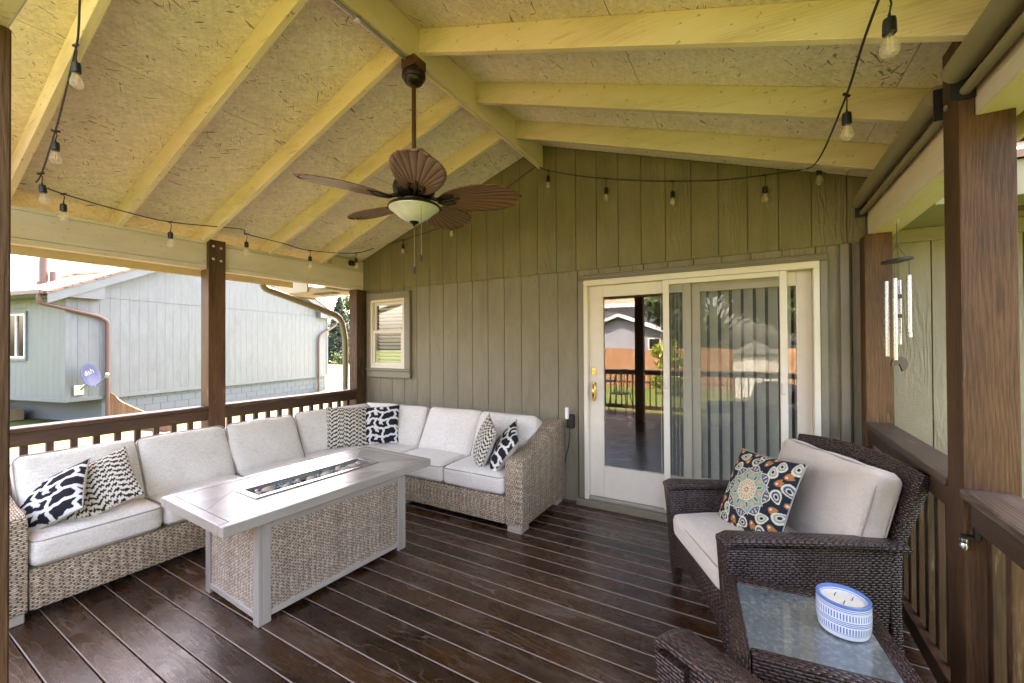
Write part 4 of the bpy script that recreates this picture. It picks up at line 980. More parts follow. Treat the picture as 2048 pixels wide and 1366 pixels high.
def p_mandala(u, v, rg):
    NAVY = np.array([.018, .024, .036]); CR = np.array([.66, .60, .43]); OR = np.array([.44, .17, .055]); SG = np.array([.27, .34, .29]); GR = np.array([.05, .19, .10]); BL = np.array([.06, .095, .17])
    r = np.hypot(u, v); th = np.arctan2(v, u); c = np.broadcast_to(NAVY, u.shape + (3,)).copy()
    def put(m_, col): c[m_] = col
    def blob(cx, cy, a, w_, l_):
        x = (u - cx) * np.cos(a) + (v - cy) * np.sin(a); y = -(u - cx) * np.sin(a) + (v - cy) * np.cos(a)
        return np.hypot(x / l_, y / (w_ * (1 - .45 * np.clip(x / l_, -1, 1))))
    for ring_r, nn, off in ((.765, 16, .1), (.985, 20, .3), (1.24, 20, .1)):
        for k in range(nn):
            a = off + k * 2 * math.pi / nn; cx, cy = ring_r * math.cos(a), ring_r * math.sin(a)
            if max(abs(cx), abs(cy)) > 1.05: continue
            if k % 2 == 0:
                d = blob(cx, cy, a + 1.1 * (1 if k % 4 else -1), .112, .165); put(d < 1, CR); put(d < .74, SG if k % 4 else BL); put(d < .45, CR); put(d < .28, NAVY)
            else:
                for q in (-.55, 0, .55): put(blob(cx + .05 * math.cos(a + q), cy + .05 * math.sin(a + q), a + q, .052, .105) < 1, OR)
                put(np.hypot(u - cx, v - cy) < .025, CR)
    wob = .60 + .055 * np.cos(8 * th); put(r < wob, CR); put(r < wob - .028, BL)
    scal = .575 - .13 * np.abs(np.cos(4 * th)) ** .7; put(r < scal + .02, CR); put(r < scal, SG)
    sw = (np.sin(th * 40) > .2) & (r > scal + .05) & (r < wob - .05); put(sw, CR * .8)
    for k in range(8):
        a = k * math.pi / 4 + .39; put(blob(.36 * math.cos(a), .36 * math.sin(a), a, .045, .095) < 1, CR); put(blob(.36 * math.cos(a), .36 * math.sin(a), a, .03, .075) < 1, GR)
        a += .39; put(blob(.40 * math.cos(a), .40 * math.sin(a), a, .05, .08) < 1, np.array([.50, .38, .22]))
    put(r < .255, CR); put((r < .225) & (r > .135) & (np.cos(th * 16) > -.35), OR); put((r < .205) & (r > .155) & (np.cos(th * 16) > .5), CR); put(r < .125, CR); put((r < .12) & (np.cos(th * 12) > .6), OR * 1.3); put(r < .05, np.array([.2, .1, .06])); put(r < .03, CR)
    return c
def pillow(name, label, s, thick, loc, rot, pat, seed, group=None, n=110, backc=(.55, .52, .47)):
    rg = np.random.default_rng(seed); t = np.linspace(-1, 1, n + 1); U, V = np.meshgrid(t, t, indexing='ij')
    pinch = 1 - .055 * (1 - np.abs(V) ** 2) * 0 ; X = U * (1 - .06 * (1 - V ** 2) ** 1.0 * np.abs(U) ** 3) * s / 2; Z = V * (1 - .06 * (1 - U ** 2) * np.abs(V) ** 3) * s / 2
    hgt = thick / 2 * np.clip((1 - np.abs(U) ** 2.6) * (1 - np.abs(V) ** 2.6), 0, 1) ** .62
    wr = .004 * np.sin(U * 5 + seed) * np.sin(V * 4 + 2 * seed) * (1 - U ** 2) * (1 - V ** 2)
    P = np.concatenate([np.stack([X, -hgt + wr, Z], -1).reshape(-1, 3), np.stack([X, hgt, Z], -1).reshape(-1, 3)])
    N1 = (n + 1) ** 2; I = np.arange(N1).reshape(n + 1, n + 1); a, b_, c, d = I[:-1, :-1].ravel(), I[1:, :-1].ravel(), I[1:, 1:].ravel(), I[:-1, 1:].ravel()
    F = np.concatenate([np.stack([a, b_, c, d], 1), np.stack([d, c, b_, a], 1) + N1])
    me = bpy.data.meshes.new(name); me.from_pydata(P.tolist(), [], F.tolist()); cf = np.ones((len(P), 4), 'f')
    cf[:N1, :3] = pat(U.reshape(-1), V.reshape(-1), rg); cf[N1:, :3] = backc
    at = me.color_attributes.new('print', 'FLOAT_COLOR', 'POINT'); at.data.foreach_set('color', cf.ravel()); me.materials.append(MAT['printed_cotton']); box_uv(me, 0); weld(me, 1e-5)
    o = tag(ob(name, me, None, loc, rot), label, 'pillow', group)
    L = [(float(X[i, j]), 0, float(Z[i, j])) for i, j in [(i, 0) for i in range(0, n, 5)] + [(n, j) for j in range(0, n, 5)] + [(i, n) for i in range(n, 0, -5)] + [(0, j) for j in range(n, 0, -5)]]
    part('piping', MB().loop(L, .004), 'linen_piping', o, smooth=True); return o
GP = 'printed throw pillows on the sofa'
pillow('throw_pillow', 'black and white labyrinth pillow leaning on the sofa arm at far left', .40, .14, (-3.70, .775, .565), (R(-50), R(-30), R(48)), p_mud, 1, GP)
pillow('throw_pillow', 'black and cream chevron pillow beside it on the near end of the sofa', .42, .13, (-3.68, .965, .590), (R(-46), R(-24), R(68)), p_chevron, 2, GP)
pillow('throw_pillow', 'black and cream chevron pillow in the corner of the sofa', .44, .14, (-3.71, 2.93, .635), (R(-22), R(3), R(58)), p_chevron, 3, GP)
pillow('throw_pillow', 'black and white labyrinth pillow tucked in the sofa corner', .42, .14, (-3.50, 3.17, .635), (R(-20), R(-3), R(32)), p_mud, 4, GP)
pillow('throw_pillow', 'chevron pillow leaning at the right end of the sofa', .42, .13, (-2.09, 3.10, .62), (R(-20), R(12), R(-48)), p_chevron, 5, GP)
pillow('throw_pillow', 'black and white labyrinth pillow against the right sofa arm', .42, .14, (-1.88, 3.10, .60), (R(-34), R(14), R(-58)), p_mud, 6, GP)

# ---- fire pit table
FT = Vector((-2.575, 1.765, 0)); ft = thing('fire_table', 'taupe fire pit table with wicker sides and stone filled burner', 'table', FT, R(-2.5))
hx, hy = .315, .52
for sx in (-1, 1):
    for sy in (-1, 1):
        lg = MB(); lg.box((sx * hx, sy * hy, 0), (sx * (hx - .055), sy * (hy - .022), .558), .003); lg.box((sx * hx, sy * (hy - .0225), 0), (sx * (hx - .022), sy * (hy - .07), .558), .003)
        part('leg', lg, 'table_metal', ft, 2)
for sx in (-1, 1):
    part('rail', MB().box((sx * (hx - .003), -hy + .0705, .03), (sx * (hx - .03), hy - .0705, .065), .003), 'table_metal', ft, 1); part('rail', MB().box((sx * (hx - .003), -hy + .0705, .505), (sx * (hx - .03), hy - .0705, .545), .003), 'table_metal', ft, 1)
    part('wicker_panel', MB().box((sx * (hx - .012), -hy + .068, .064), (sx * (hx - .028), hy - .068, .506)), 'natural_wicker_fine', ft, 1)
for sy in (-1, 1):
    part('rail', MB().box((-hx + .0555, sy * (hy - .003), .03), (hx - .0555, sy * (hy - .03), .065), .003), 'table_metal', ft, 0); part('rail', MB().box((-hx + .0555, sy * (hy - .003), .505), (hx - .0555, sy * (hy - .03), .545), .003), 'table_metal', ft, 0)
    part('wicker_panel', MB().box((-hx + .053, sy * (hy - .012), .064), (hx - .053, sy * (hy - .028), .506)), 'natural_wicker_fine', ft, 0)
part('support', MB().box((-hx + .03, -hy + .03, .546), (hx - .03, hy - .03, .566)), 'black_plastic', ft)
tx, ty, tb, z0, z1 = .385, .715, .05, .5665, .622
for sx in (-1, 1): part('border', MB().box((sx * tx, -ty, z0), (sx * (tx - tb), ty, z1), .004), 'table_metal', ft, 1)
for sy in (-1, 1): part('border', MB().box((-tx + tb + .0005, sy * ty, z0), (tx - tb - .0005, sy * (ty - tb), z1), .004), 'table_metal', ft, 0)
BX, BY = .105, .42
def clip(poly, n_, c_):
    out = []
    for i in range(len(poly)):
        p, q = poly[i], poly[(i + 1) % len(poly)]; dp = p[0] * n_[0] + p[1] * n_[1] - c_; dq = q[0] * n_[0] + q[1] * n_[1] - c_
        if dp <= 0: out.append(p)
        if dp * dq < 0: t = dp / (dp - dq); out.append((p[0] + (q[0] - p[0]) * t, p[1] + (q[1] - p[1]) * t))
    return out
IX, IY = tx - tb - .002, ty - tb - .002
regs = [([(-IX, -IY), (-BX, -IY), (-BX, IY), (-IX, IY)], 1), ([(BX, -IY), (IX, -IY), (IX, IY), (BX, IY)], -1), ([(-BX, -IY), (BX, -IY), (BX, -BY), (-BX, -BY)], 1), ([(-BX, BY), (BX, BY), (BX, IY), (-BX, IY)], -1)]
s2 = math.sqrt(.5)
for poly, sg in regs:
    nn = (s2 * sg, s2)
    for k in range(-6, 7):
        q = clip(clip(poly, nn, (k + 1) * .21 - .0012), (-nn[0], -nn[1]), -(k * .21 + .0012))
        if len(q) > 2:
            A = abs(sum(q[i][0] * q[(i + 1) % len(q)][1] - q[(i + 1) % len(q)][0] * q[i][1] for i in range(len(q)))) / 2
            if A > 2e-4: part('top_tile', MB().prism(q, 2, z0 + .01, z1 - .0015), 'table_metal', ft, 0)
rim = MB(); frame_ = rim
for sx in (-1, 1): rim.box((sx * (BX + .018), -BY - .018, z1 - .001), (sx * (BX - .016), BY + .018, z1 + .006), .002)
for sy in (-1, 1): rim.box((-BX + .0165, sy * (BY + .018), z1 - .001), (BX - .0165, sy * (BY - .016), z1 + .006), .002)
bp = part('burner_rim', rim, 'steel_rim', ft, 1)
tray = MB(); tray.box((-BX + .002, -BY + .002, .555), (BX - .002, BY - .002, .575)); part('burner_tray', tray, 'bronze', ft)
def rock(r, seed):
    rg = random.Random(seed); bm = bmesh.new(); bmesh.ops.create_icosphere(bm, subdivisions=2, radius=r)
    k = [rg.uniform(.7, 1.25) for _ in range(3)]
    for v in bm.verts: v.co = Vector((v.co.x * k[0], v.co.y * k[1], v.co.z * k[2] * .75)) * (1 + .12 * math.sin(v.co.x / r * 3 + seed) * math.cos(v.co.y / r * 2.5 + seed))
    mb = MB(); bm.verts.index_update(); mb.add([v.co[:] for v in bm.verts], [tuple(v.index for v in f.verts) for f in bm.faces]); bm.free(); return mb
ftM = Matrix.Translation(FT) @ Matrix.Rotation(R(-2.5), 4, 'Z')
ORD = ['nearest', 'second', 'third', 'fourth', 'fifth', 'sixth', 'seventh', 'eighth', 'ninth', 'tenth', 'farthest']
STN = sorted(((.0, .30, .040), (.035, .22, .045), (-.03, .20, .034), (.02, .08, .038), (-.02, .36, .030), (.03, -.04, .034), (-.03, -.10, .026), (.02, -.20, .030), (-.03, -.29, .032), (.04, -.30, .024), (.0, -.36, .022)), key=lambda q: q[1])
for i, (x, y, r) in enumerate(STN):
    o = ob('river_stone', mesh(rock(r, i), 'river_stone', 'stone', smooth=True), None, ftM @ Vector((x, y, .605))); tag(o, 'rounded tan stone, %s from the near end of the fire table burner' % ORD[i], 'stone', 'stones in the burner')
gg = MB(); rg = random.Random(4)
for i in range(420):
    x, y = rg.uniform(-BX + .018, BX - .018), rg.uniform(-BY + .018, BY - .018); z = rg.uniform(.588, .608); s = rg.uniform(.006, .012)
    M = Matrix.Translation((x, y, z)) @ Euler((rg.random() * 6, rg.random() * 6, rg.random() * 6)).to_matrix().to_4x4(); t = MB().add([(s, 0, 0), (-s, 0, 0), (0, s, 0), (0, -s, 0), (0, 0, s), (0, 0, -s)], [(0, 2, 4), (2, 1, 4), (1, 3, 4), (3, 0, 4), (2, 0, 5), (1, 2, 5), (3, 1, 5), (0, 3, 5)]).xf(M); gg.add(t.v, t.f)
o = part('fire_glass', gg, 'fire_glass', ft); o['kind'] = 'stuff'

# ---- dark wicker armchairs
def armchair(label, loc, rz):
    c = thing('wicker_armchair', label, 'armchair', loc, rz, group='dark wicker armchairs')
    def pp(n, mb, bev=.008, gr=None, mat='dark_wicker'): return smooth_by_angle(part(n, mb, mat, c, gr, False, bev), 50)
    for s in (-1, 1):
        sec = [(s * .320, .12), (s * .372, .12), (s * .400, .585), (s * .345, .585)]
        pp('arm_panel', MB().prism(sec, 1, -.300, .335), .006, 1)
        cap = MB(); st = [(-.405, .612, .0), (-.36, .632, .0), (-.1, .626, 0), (.15, .618, 0), (.36, .608, 0), (.40, .604, 0)]
        vs = []
        for (y, z, _) in st: vs += [(s * .322, y, z - .026), (s * .322, y, z), (s * .385, y, z + .006), (s * .432, y, z - .002), (s * .428, y, z - .026)]
        fs = [tuple(range(5)), tuple(range(len(vs) - 5, len(vs)))[::-1]]
        for i in range(len(st) - 1):
            for k in range(5): fs.append((i * 5 + k, i * 5 + (k + 1) % 5, (i + 1) * 5 + (k + 1) % 5, (i + 1) * 5 + k))
        cap.add(vs, fs); pp('arm_top', cap, .008, 1)
        fl = MB(); vs = []
        for z, x0, x1, y0, y1 in ((0, .335, .378, -.365, -.320), (.16, .328, .388, -.378, -.308), (.45, .322, .404, -.392, -.300), (.586, .320, .424, -.400, -.298)): vs += [(s * x0, y0, z), (s * x1, y0, z), (s * x1, y1, z), (s * x0, y1, z)]
        fs = [(3, 2, 1, 0), (12, 13, 14, 15)] + [(i * 4 + k, i * 4 + (k + 1) % 4, (i + 1) * 4 + (k + 1) % 4, (i + 1) * 4 + k) for i in range(3) for k in range(4)]
        fl.add(vs, fs); lg = pp('front_leg', fl, .006, 0)
        rl = MB(); vs = []
        for z, y0, y1 in ((0, .36, .40), (.30, .336, .385), (.585, .336, .392)): vs += [(s * .335, y0, z), (s * .385, y0, z), (s * .385, y1, z), (s * .335, y1, z)]
        fs = [(3, 2, 1, 0), (8, 9, 10, 11)] + [(i * 4 + k, i * 4 + (k + 1) % 4, (i + 1) * 4 + (k + 1) % 4, (i + 1) * 4 + k) for i in range(2) for k in range(4)]
        rl.add(vs, fs); pp('rear_leg', rl, .005, 0)
    ap = [(-.320, .335), (.320, .335), (.320, .10), (.22, .165), (.1, .195), (-.1, .195), (-.22, .165), (-.320, .10)]
    pp('apron', MB().prism(ap, 1, -.372, -.335), .006, 0); pp('seat_deck', MB().box((-.318, -.33, .29), (.318, .33, .33)), .005, 0)
    bk = MB(); N = 10; vs = []
    for i in range(N + 1):
        u = -1 + 2 * i / N; topz = .925 + .030 * (1 - u * u); wb, wt = .330, .425; bow = .03 * (1 - u * u)
        for (z, y, wd) in ((.30, .300, wb), (.60, .365, (wb + wt) / 2), (topz, .455, wt)): vs += [(u * wd, y + bow, z), (u * wd, y + bow + .045, z - .012)]
    fs = []
    for i in range(N):
        a = i * 6; b_ = a + 6
        fs += [(a, b_, b_ + 2, a + 2), (a + 2, b_ + 2, b_ + 4, a + 4), (a + 1, a + 3, b_ + 3, b_ + 1), (a + 3, a + 5, b_ + 5, b_ + 3), (a + 4, b_ + 4, b_ + 5, a + 5), (a, a + 1, b_ + 1, b_)]
    e = N * 6; fs += [(0, 2, 3, 1), (2, 4, 5, 3), (e, e + 1, e + 3, e + 2), (e + 2, e + 3, e + 5, e + 4)]
    bk.add(vs, fs); pp('backrest', bk, .012, 0)
    cushion('seat_cushion', c, .632, .66, .135, (0, -.055, .40), (R(2), 0, 0), 'tan_canvas', 'canvas_piping', .04, .02, 2, 3)
    t = R(-17); M = Matrix.Rotation(t, 3, 'X'); cushion('back_cushion', c, .70, .50, .15, Vector((0, .165, .445)) + M @ Vector((0, .075, .25)), (t, 0, 0), 'tan_canvas', 'canvas_piping', .05, .035, 1, 8, .003)
    return c
CH = armchair('dark brown wicker armchair with tan cushions beside the railing', (.048, 2.628, 0), R(-62))
c2 = dup(CH, None, (-.075, .815, 0), R(-120)); tag(c2, 'dark brown wicker armchair cut off at the bottom edge', 'armchair', 'dark wicker armchairs')
pillow('throw_pillow', 'square pillow with colourful floral medallion print on the armchair', .46, .15, (.02, 2.66, .665), (R(-26), R(-4), R(-50)), p_mandala, 9, None, 170, (.04, .05, .07))

# ---- side table and candle
TB = Vector((.158, 1.80, 0)); tb_ = thing('side_table', 'small dark wicker side table with textured glass top', 'table', TB, R(7))
hw = .252
for s in (-1, 1):
    smooth_by_angle(part('frame', MB().box((s * hw, -hw, .43), (s * (hw - .052), hw, .505)), 'dark_wicker', tb_, 1, False, .012), 50)
    smooth_by_angle(part('frame', MB().box((-hw + .0525, s * hw, .43), (hw - .0525, s * (hw - .052), .505)), 'dark_wicker', tb_, 0, False, .012), 50)
    for q in (-1, 1): smooth_by_angle(part('leg', MB().box((s * (hw - .005), q * (hw - .005), 0), (s * (hw - .048), q * (hw - .048), .4295)), 'dark_wicker', tb_, 0, False, .006), 50)
part('glass_top', MB().box((-hw + .05, -hw + .05, .490), (hw - .05, hw - .05, .498), .002), 'textured_glass', tb_)
cv = thing('candle', 'round blue and white patterned three wick candle on the side table', 'candle', (.268, 1.838, .4985))
smooth_by_angle(part('vessel', MB().lathe([(.0001, 0), (.060, 0), (.070, .006), (.0765, .03), (.078, .07), (.077, .118), (.074, .1205), (.067, .118), (.065, .098), (.0001, .098)], 64), 'candle_glaze', cv))
wx = part('wax', MB().lathe([(.0001, .102), (.0645, .102), (.0645, .0985)], 32), 'wax', cv)
for a in (.4, 2.5, 4.6): part('wick', MB().tube([(.028 * math.cos(a), .028 * math.sin(a), .101), (.028 * math.cos(a) + .002, .028 * math.sin(a), .110), (.028 * math.cos(a) + .005, .028 * math.sin(a) + .002, .114)], .0013, 5), 'wick', cv)

# ---- ceiling fan
FN = Vector((-1.803, 1.911, 0)); fan = thing('ceiling_fan', 'bronze ceiling fan with five brown palm leaf blades and bowl light', 'ceiling fan', FN + Vector((0, 0, 3.26)))
def fp(n, mb, mat, par=fan, sm=True):
    o = part(n, mb, mat, par, None, False, 0, world=True); return smooth_by_angle(o) if sm else o
fx, fy = FN.x, FN.y
fp('mount_block', MB().box((fx - .055, fy - .055, 3.205), (fx + .055, fy + .055, 3.266), .004), 'rod_brown', fan, False)
fp('canopy', MB().lathe([(.0001, 3.205), (.055, 3.2045), (.072, 3.19), (.074, 3.165), (.066, 3.15), (.060, 3.148), (.055, 3.13), (.035, 3.115), (.018, 3.11), (.0001, 3.11)][::-1], 28, (fx, fy, 0)), 'bronze')
fp('downrod', MB().tube([(fx, fy, 3.12), (fx, fy, 2.60)], .0135, 14), 'rod_brown')
fp('motor', MB().lathe([(.0001, 2.405), (.075, 2.405), (.105, 2.415), (.125, 2.44), (.13, 2.475), (.122, 2.505), (.095, 2.53), (.055, 2.548), (.03, 2.57), (.026, 2.61), (.0001, 2.612)], 32, (fx, fy, 0)), 'bronze')
fp('switch_housing', MB().lathe([(.0001, 2.36), (.075, 2.362), (.085, 2.375), (.085, 2.395), (.07, 2.4045), (.0001, 2.4045)], 28, (fx, fy, 0)), 'bronze')
fp('light_rim', MB().lathe([(.10, 2.352), (.155, 2.346), (.160, 2.353), (.155, 2.362), (.09, 2.3615)], 36, (fx, fy, 0)), 'bronze')
fp('glass_bowl', MB().lathe([(.0001, 2.262), (.03, 2.264), (.06, 2.274), (.09, 2.292), (.115, 2.315), (.135, 2.330), (.152, 2.342), (.153, 2.347), (.145, 2.348)], 40, (fx, fy, 0)), 'alabaster')
fp('finial', MB().lathe([(.0001, 2.233), (.006, 2.236), (.008, 2.244), (.02, 2.252), (.030, 2.262), (.028, 2.268), (.0001, 2.270)], 18, (fx, fy, 0)), 'bronze')
for dx, dy, zt, zb in ((0, 0, 2.234, 1.985), (.115, -.062, 2.345, 2.035)):
    ch = fp('pull_chain', MB().tube([(fx + dx, fy + dy, zt), (fx + dx, fy + dy, zb)], .0016, 5), 'steel_rim')
    fp('pull_knob', MB().lathe([(.0001, zb - .045), (.006, zb - .042), (.007, zb - .02), (.004, zb), (.0001, zb + .001)], 10, (fx + dx, fy + dy, 0)), 'black_plastic', ch)
def blade():
    n, m_ = 28, 14; vs = []; L0, L1, W = .165, .670, .150
    for s in (1, -1):
        for i in range(n + 1):
            t = i / n; wdt = W * (max(0., 1 - ((t - .56) / (.60 if t < .56 else .4405)) ** 2) ** .5) * (.93 + .08 * t); wdt = max(wdt, .010)
            for j in range(m_ + 1):
                q = -1 + 2 * j / m_; sc = 1 + .02 * math.sin(t * 90) * (abs(q) > .95); y = q * wdt * sc; x = L0 + (L1 - L0) * t - .02 * q * q * t
                vs.append((x, y, s * .0025 - .012 * q * q + .018 * math.sin(t * 2.2)))
    N1 = (n + 1) * (m_ + 1); fs = []
    for i in range(n):
        for j in range(m_):
            a = i * (m_ + 1) + j; b_ = a + m_ + 1; fs += [(a, b_, b_ + 1, a + 1), (N1 + a + 1, N1 + b_ + 1, N1 + b_, N1 + a)]
    for i in range(n):
        for j in (0, m_):
            a = i * (m_ + 1) + j; b_ = a + m_ + 1; fs.append((a, a + N1, b_ + N1, b_))
    for j in range(m_): fs += [(j, j + 1, j + 1 + N1, j + N1), (n * (m_ + 1) + j, n * (m_ + 1) + j + N1, n * (m_ + 1) + j + 1 + N1, n * (m_ + 1) + j + 1)]
    return MB().add(vs, fs)
bme_ = mesh(blade(), 'blade', 'palm_blade', 0); 
uvl = bme_.uv_layers[0].data; vco = [v.co for v in bme_.vertices]
for lp in bme_.loops: p = vco[lp.vertex_index]; uvl[lp.index].uv = (p.x - .14, p.y)
bme_.shade_smooth()
irm = MB(); irm.tube([(.085, 0, .028), (.12, 0, .012), (.165, .0, -.002)], [.016, .012, .012], 8)
for q in (-.045, 0, .045): irm.tube([(.15, q * .3, -.002), (.20, q, -.001), (.25, q * .9, .006), (.285 - abs(q), q * .5, .010)], [.012, .010, .009, .004], 7)
irme = mesh(irm, 'blade_iron', 'bronze', smooth=True)
for k in range(5):
    a = R(-44 + 72 * k); bo = ob('blade', bme_, fan, (0, 0, 2.40 - 3.26), (R(-12), 0, a)); ob('blade_iron', irme, bo, (0, 0, -.006))

# ---- string lights
sl_ = thing('string_lights', 'black cord string lights with clear bulbs looped around the porch', 'string lights', (-1.8, 3.2, 2.4))
def rafL(x, y): # pixel onto a plane just under the left rafters
    d = ray(x, y); s = (RZ - .165 + SL * (-RX) - CAM_H) / (d.z - SL * d.x); return OC + d * s
def rafR(x, y):
    d = ray(x, y); s = (RZ - .165 + SL * RX - CAM_H) / (d.z + SL * d.x); return OC + d * s
A_ = rafL(72, 365)
runL = [rafL(160, -14), rafL(157, 60), rafL(152, 95), rafL(132, 180), rafL(112, 258), rafL(84, 345), A_]
beam = [A_ + Vector((-.02, .02, -.01))] + [atx(x, y, -4.12) for x, y in ((127, 388), (230, 418), (341, 444), (480, 458), (493, 468), (560, 485), (620, 501), (712, 506))]
wall_ = [aty(x, y, 3.69) for x, y in ((760, 492), (806, 480), (880, 455), (905, 440), (1000, 384), (1070, 334), (1080, 334), (1096, 341), (1160, 352), (1212, 357), (1280, 361), (1345, 362), (1440, 360), (1530, 350), (1612, 338))]
runR = [rafR(1628, 330), rafR(1650, 295), rafR(1693, 190), rafR(1723, 95), rafR(1742, 40), rafR(1772, -40)]
def cat(pts, n=5):
    pts = [Vector(p) for p in pts]; out = []
    for i in range(len(pts) - 1):
        p0, p1, p2, p3 = pts[max(i - 1, 0)], pts[i], pts[i + 1], pts[min(i + 2, len(pts) - 1)]
        for k in range(n):
            t = k / n; out.append(.5 * ((2 * p1) + (p2 - p0) * t + (2 * p0 - 5 * p1 + 4 * p2 - p3) * t * t + (3 * p1 - p0 - 3 * p2 + p3) * t ** 3))
    out.append(pts[-1]); return out
part('cord', MB().tube(cat(runL), .0045, 6), 'black_plastic', sl_, smooth=True, world=True)
part('cord', MB().tube(cat(beam + wall_), .0045, 6), 'black_plastic', sl_, smooth=True, world=True)
part('cord', MB().tube(cat([wall_[-1]] + runR), .0045, 6), 'black_plastic', sl_, smooth=True, world=True)
sk = mesh(MB().lathe([(.0001, .0), (.004, .0), (.005, -.012), (.016, -.016), (.018, -.03), (.0185, -.062), (.015, -.066), (.0001, -.066)], 14), 'socket', 'black_plastic'); sk.shade_smooth(); sk.set_sharp_from_angle(angle=R(35))
gb = mesh(MB().lathe([(.0125, -.066), (.014, -.075), (.022, -.092), (.0265, -.108), (.025, -.124), (.017, -.135), (.0001, -.139)], 16), 'bulb', 'bulb_glass', smooth=True)
plain('filament', (.85, .50, .14), .4, 0)
fl_ = mesh(MB().tube([(-.004, 0, -.07), (-.006, 0, -.118), (.0, 0, -.122), (.006, 0, -.118), (.004, 0, -.07)], .0013, 5), 'filament', 'filament')
tee = mesh(MB().box((-.022, -.006, -.006), (.022, .006, .006), .003), 'tee', 'black_plastic')
def drop(top, L, lean=(0, 0)):
    base = Vector(sl_.location); o = ob('socket', sk, sl_, Vector(top) + Vector((0, 0, -L)) - base, (R(lean[0]), R(lean[1]), random.random()))
    ob('bulb', gb, o); ob('filament', fl_, o)
    part('lead', MB().tube([(0, 0, L), (.006, .002, L * .55), (0, 0, 0)], .0028, 6), 'black_plastic', o, smooth=True)
    ob('tee', tee, o, (0, 0, L))
drop(rafL(152, 92), .065, (4, 6)); drop(rafL(111, 262), .05); drop(rafL(84, 347), .06, (0, -8))
for x, y, L in ((127, 388, .055), (341, 444, .07), (493, 468, .06), (620, 501, .05), (712, 506, .05)): drop(atx(x, y, -4.12), L)
for x, y, L in ((806, 480, .04), (903, 440, .05), (1096, 341, .04), (1212, 357, .07), (1345, 362, .075), (1530, 350, .075), (1638, 318, .05)): drop(aty(x, y, 3.69), L)
drop(rafR(1693, 190), .065); drop(rafR(1778, -10), .06)

# ---- roll-up shades on the right beam
for lab, y0, y1 in (('tan rolled up sun shade along the far right beam', 2.262, 3.70), ('tan rolled up sun shade at the upper right corner', .30, 2.098)):
    rs = thing('roller_shade', lab, 'roller shade', (.65, (y0 + y1) / 2, 2.4), group='rolled sun shades under the right beam')
    smooth_by_angle(part('roll', MB().tube([(.648, y0, 2.478), (.648, y1, 2.478)], .041, 20), 'roller_fabric', rs, world=True)); smooth_by_angle(part('hem_bar', MB().tube([(.672, y0, 2.405), (.672, y1, 2.405)], .017, 14), 'roller_fabric', rs, world=True))
    if y1 > 3: rs_far = rs
    for yy in (y0 - .006, y1 + .004): part('bracket', MB().box((.63, yy - .003, 2.375), (.6985, yy + .003, 2.50), .001), 'black_plastic', rs, world=True)
cl = MB().tube(cat([(.69, 3.705, 2.38), (.688, 3.70, 2.30), (.692, 3.70, 2.24)]), .004, 6); part('pull_cord', cl, 'black_plastic', rs_far, world=True)
for lab, y in (('black bracket with chrome knob on the big right post', 2.095), ('black bracket with chrome knob on the far right post', 3.562)):
    sb = thing('shade_bracket', lab, 'bracket', (.668, y, .85), group='shade hold down brackets'); 
    part('plate', MB().box((.675, y - .012, .80), (.690, y + .012, .935), .002), 'black_plastic', sb, world=True); part('foot', MB().box((.64, y - .012, .80), (.6745, y + .012, .812), .002), 'black_plastic', sb, world=True)
    smooth_by_angle(part('knob', MB().lathe([(.0001, .755), (.010, .760), (.013, .772), (.009, .783), (.013, .79), (.012, .7995), (.0001, .80)], 14, (.650, y, 0)), 'aluminium', sb, world=True))

# ---- wind chime under the right beam
wc = thing('wind_chime', 'wind chime with silver tubes hanging from the right beam', 'wind chime', (.737, 3.22, 2.23))
cx, cy = .737, 3.22
part('hook', MB().tube(cat([(cx, cy, 2.236), (cx + .01, cy, 2.21), (cx, cy, 2.195), (cx - .008, cy, 2.205)]), .002, 6), 'galvanised', wc, world=True)
part('cord', MB().tube([(cx, cy, 2.20), (cx, cy, 2.07)], .0016, 5), 'wick', wc, world=True)
for k in range(3):
    a = k * 2.09 + .4; part('cord', MB().tube([(cx, cy, 2.07), (cx + .055 * math.cos(a), cy + .055 * math.sin(a), 1.985)], .0014, 5), 'wick', wc, world=True)
dk = MB().lathe([(.0001, -.007), (.070, -.007), (.073, 0), (.070, .007), (.0001, .007)], 32); dk.xf(Matrix.Translation((cx, cy, 1.98)) @ Matrix.Rotation(R(-7), 4, 'Y')); smooth_by_angle(part('disc', dk, 'dark_disc', wc, world=True))
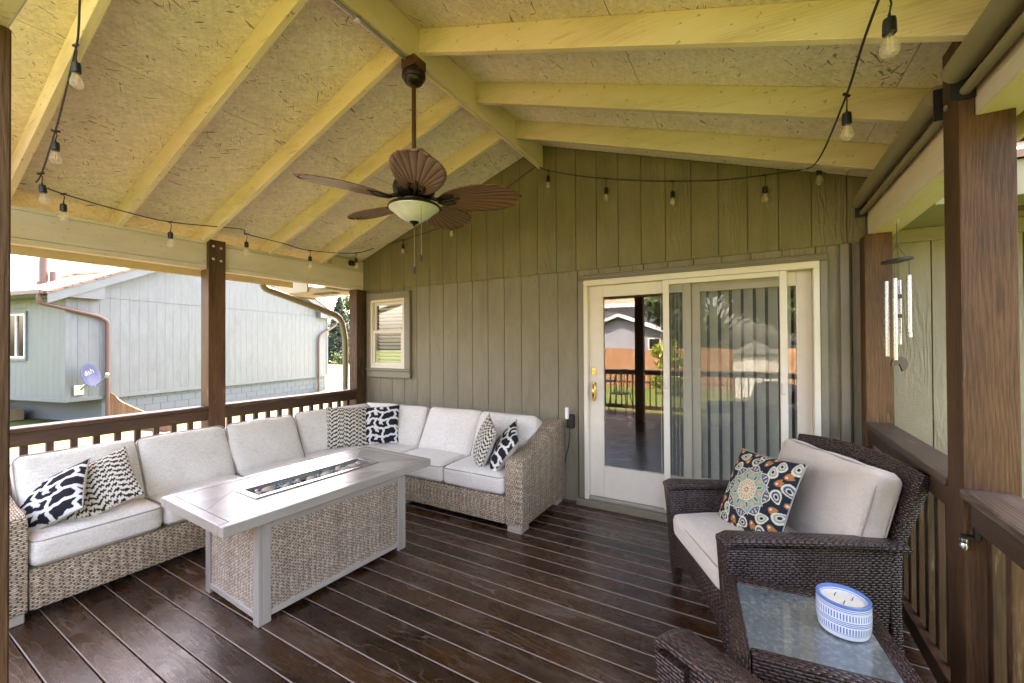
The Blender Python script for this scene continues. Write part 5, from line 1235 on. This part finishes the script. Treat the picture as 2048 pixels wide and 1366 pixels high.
for k, (a, z0, z1) in enumerate(((3.5, 1.86, 1.42), (4.3, 1.87, 1.40), (5.6, 1.885, 1.56), (.1, 1.89, 1.53), (1.2, 1.87, 1.49), (2.4, 1.86, 1.46))):
    px_, py_ = cx + .055 * math.cos(a), cy + .055 * math.sin(a)
    tb = smooth_by_angle(part('tube', MB().tube([(px_, py_, z0), (px_, py_, z1)], .0115, 14), 'aluminium', wc, world=True)); part('string', MB().tube([(px_, py_, z0), (px_, py_, 1.975)], .001, 4), 'wick', tb, world=True)
for zz in (1.77, 1.655): part('striker', MB().lathe([(.0001, -.011), (.019, -.011), (.019, .011), (.0001, .011)], 16, (cx, cy, zz)), 'dark_wood', wc, world=True)
part('cord', MB().tube([(cx, cy, 1.97), (cx, cy, 1.40)], .0012, 5), 'wick', wc, world=True)
sail = MB(); pts = [(.045 * math.cos(a), .045 * math.sin(a)) for a in np.linspace(R(-70), R(200), 14)] + [(0, 0)]
sail.prism(pts, 1, -.005, .005).xf(Matrix.Translation((cx + .004, cy, 1.375)) @ Matrix.Rotation(R(25), 4, 'Z')); part('sail', sail, 'dark_wood', wc, world=True)

# ---- small wall things
sc2 = thing('security_camera', 'small black security camera on the beam end by the gable', 'camera', (-4.37, 3.55, 2.53))
part('housing', MB().box((-4.405, 3.48, 2.515), (-4.345, 3.57, 2.575), .01), 'black_plastic', sc2, world=True); smooth_by_angle(part('lens', MB().lathe([(.018, 0), (.018, .012), (.012, .013), (.0001, .010)], 16).xf(Matrix.Translation((-4.345, 3.525, 2.545)) @ Matrix.Rotation(R(90), 4, 'Y')), 'bronze', sc2, world=True))
pk = thing('outlet_cover', 'dark outdoor outlet with a white plug adapter on the wall beside the sofa', 'outlet', (-1.50, 3.735, .8))
part('box', MB().box((-1.545, 3.695, .70), (-1.475, 3.7415, .83), .006), 'black_plastic', pk, world=True); part('adapter', MB().box((-1.548, 3.665, .79), (-1.515, 3.6945, .90), .006), 'white_plastic', pk, world=True)
part('lead', MB().tube(cat([(-1.51, 3.69, .70), (-1.515, 3.68, .55), (-1.56, 3.72, .42), (-1.60, 3.725, .2)]), .005, 6), 'black_plastic', pk, world=True)
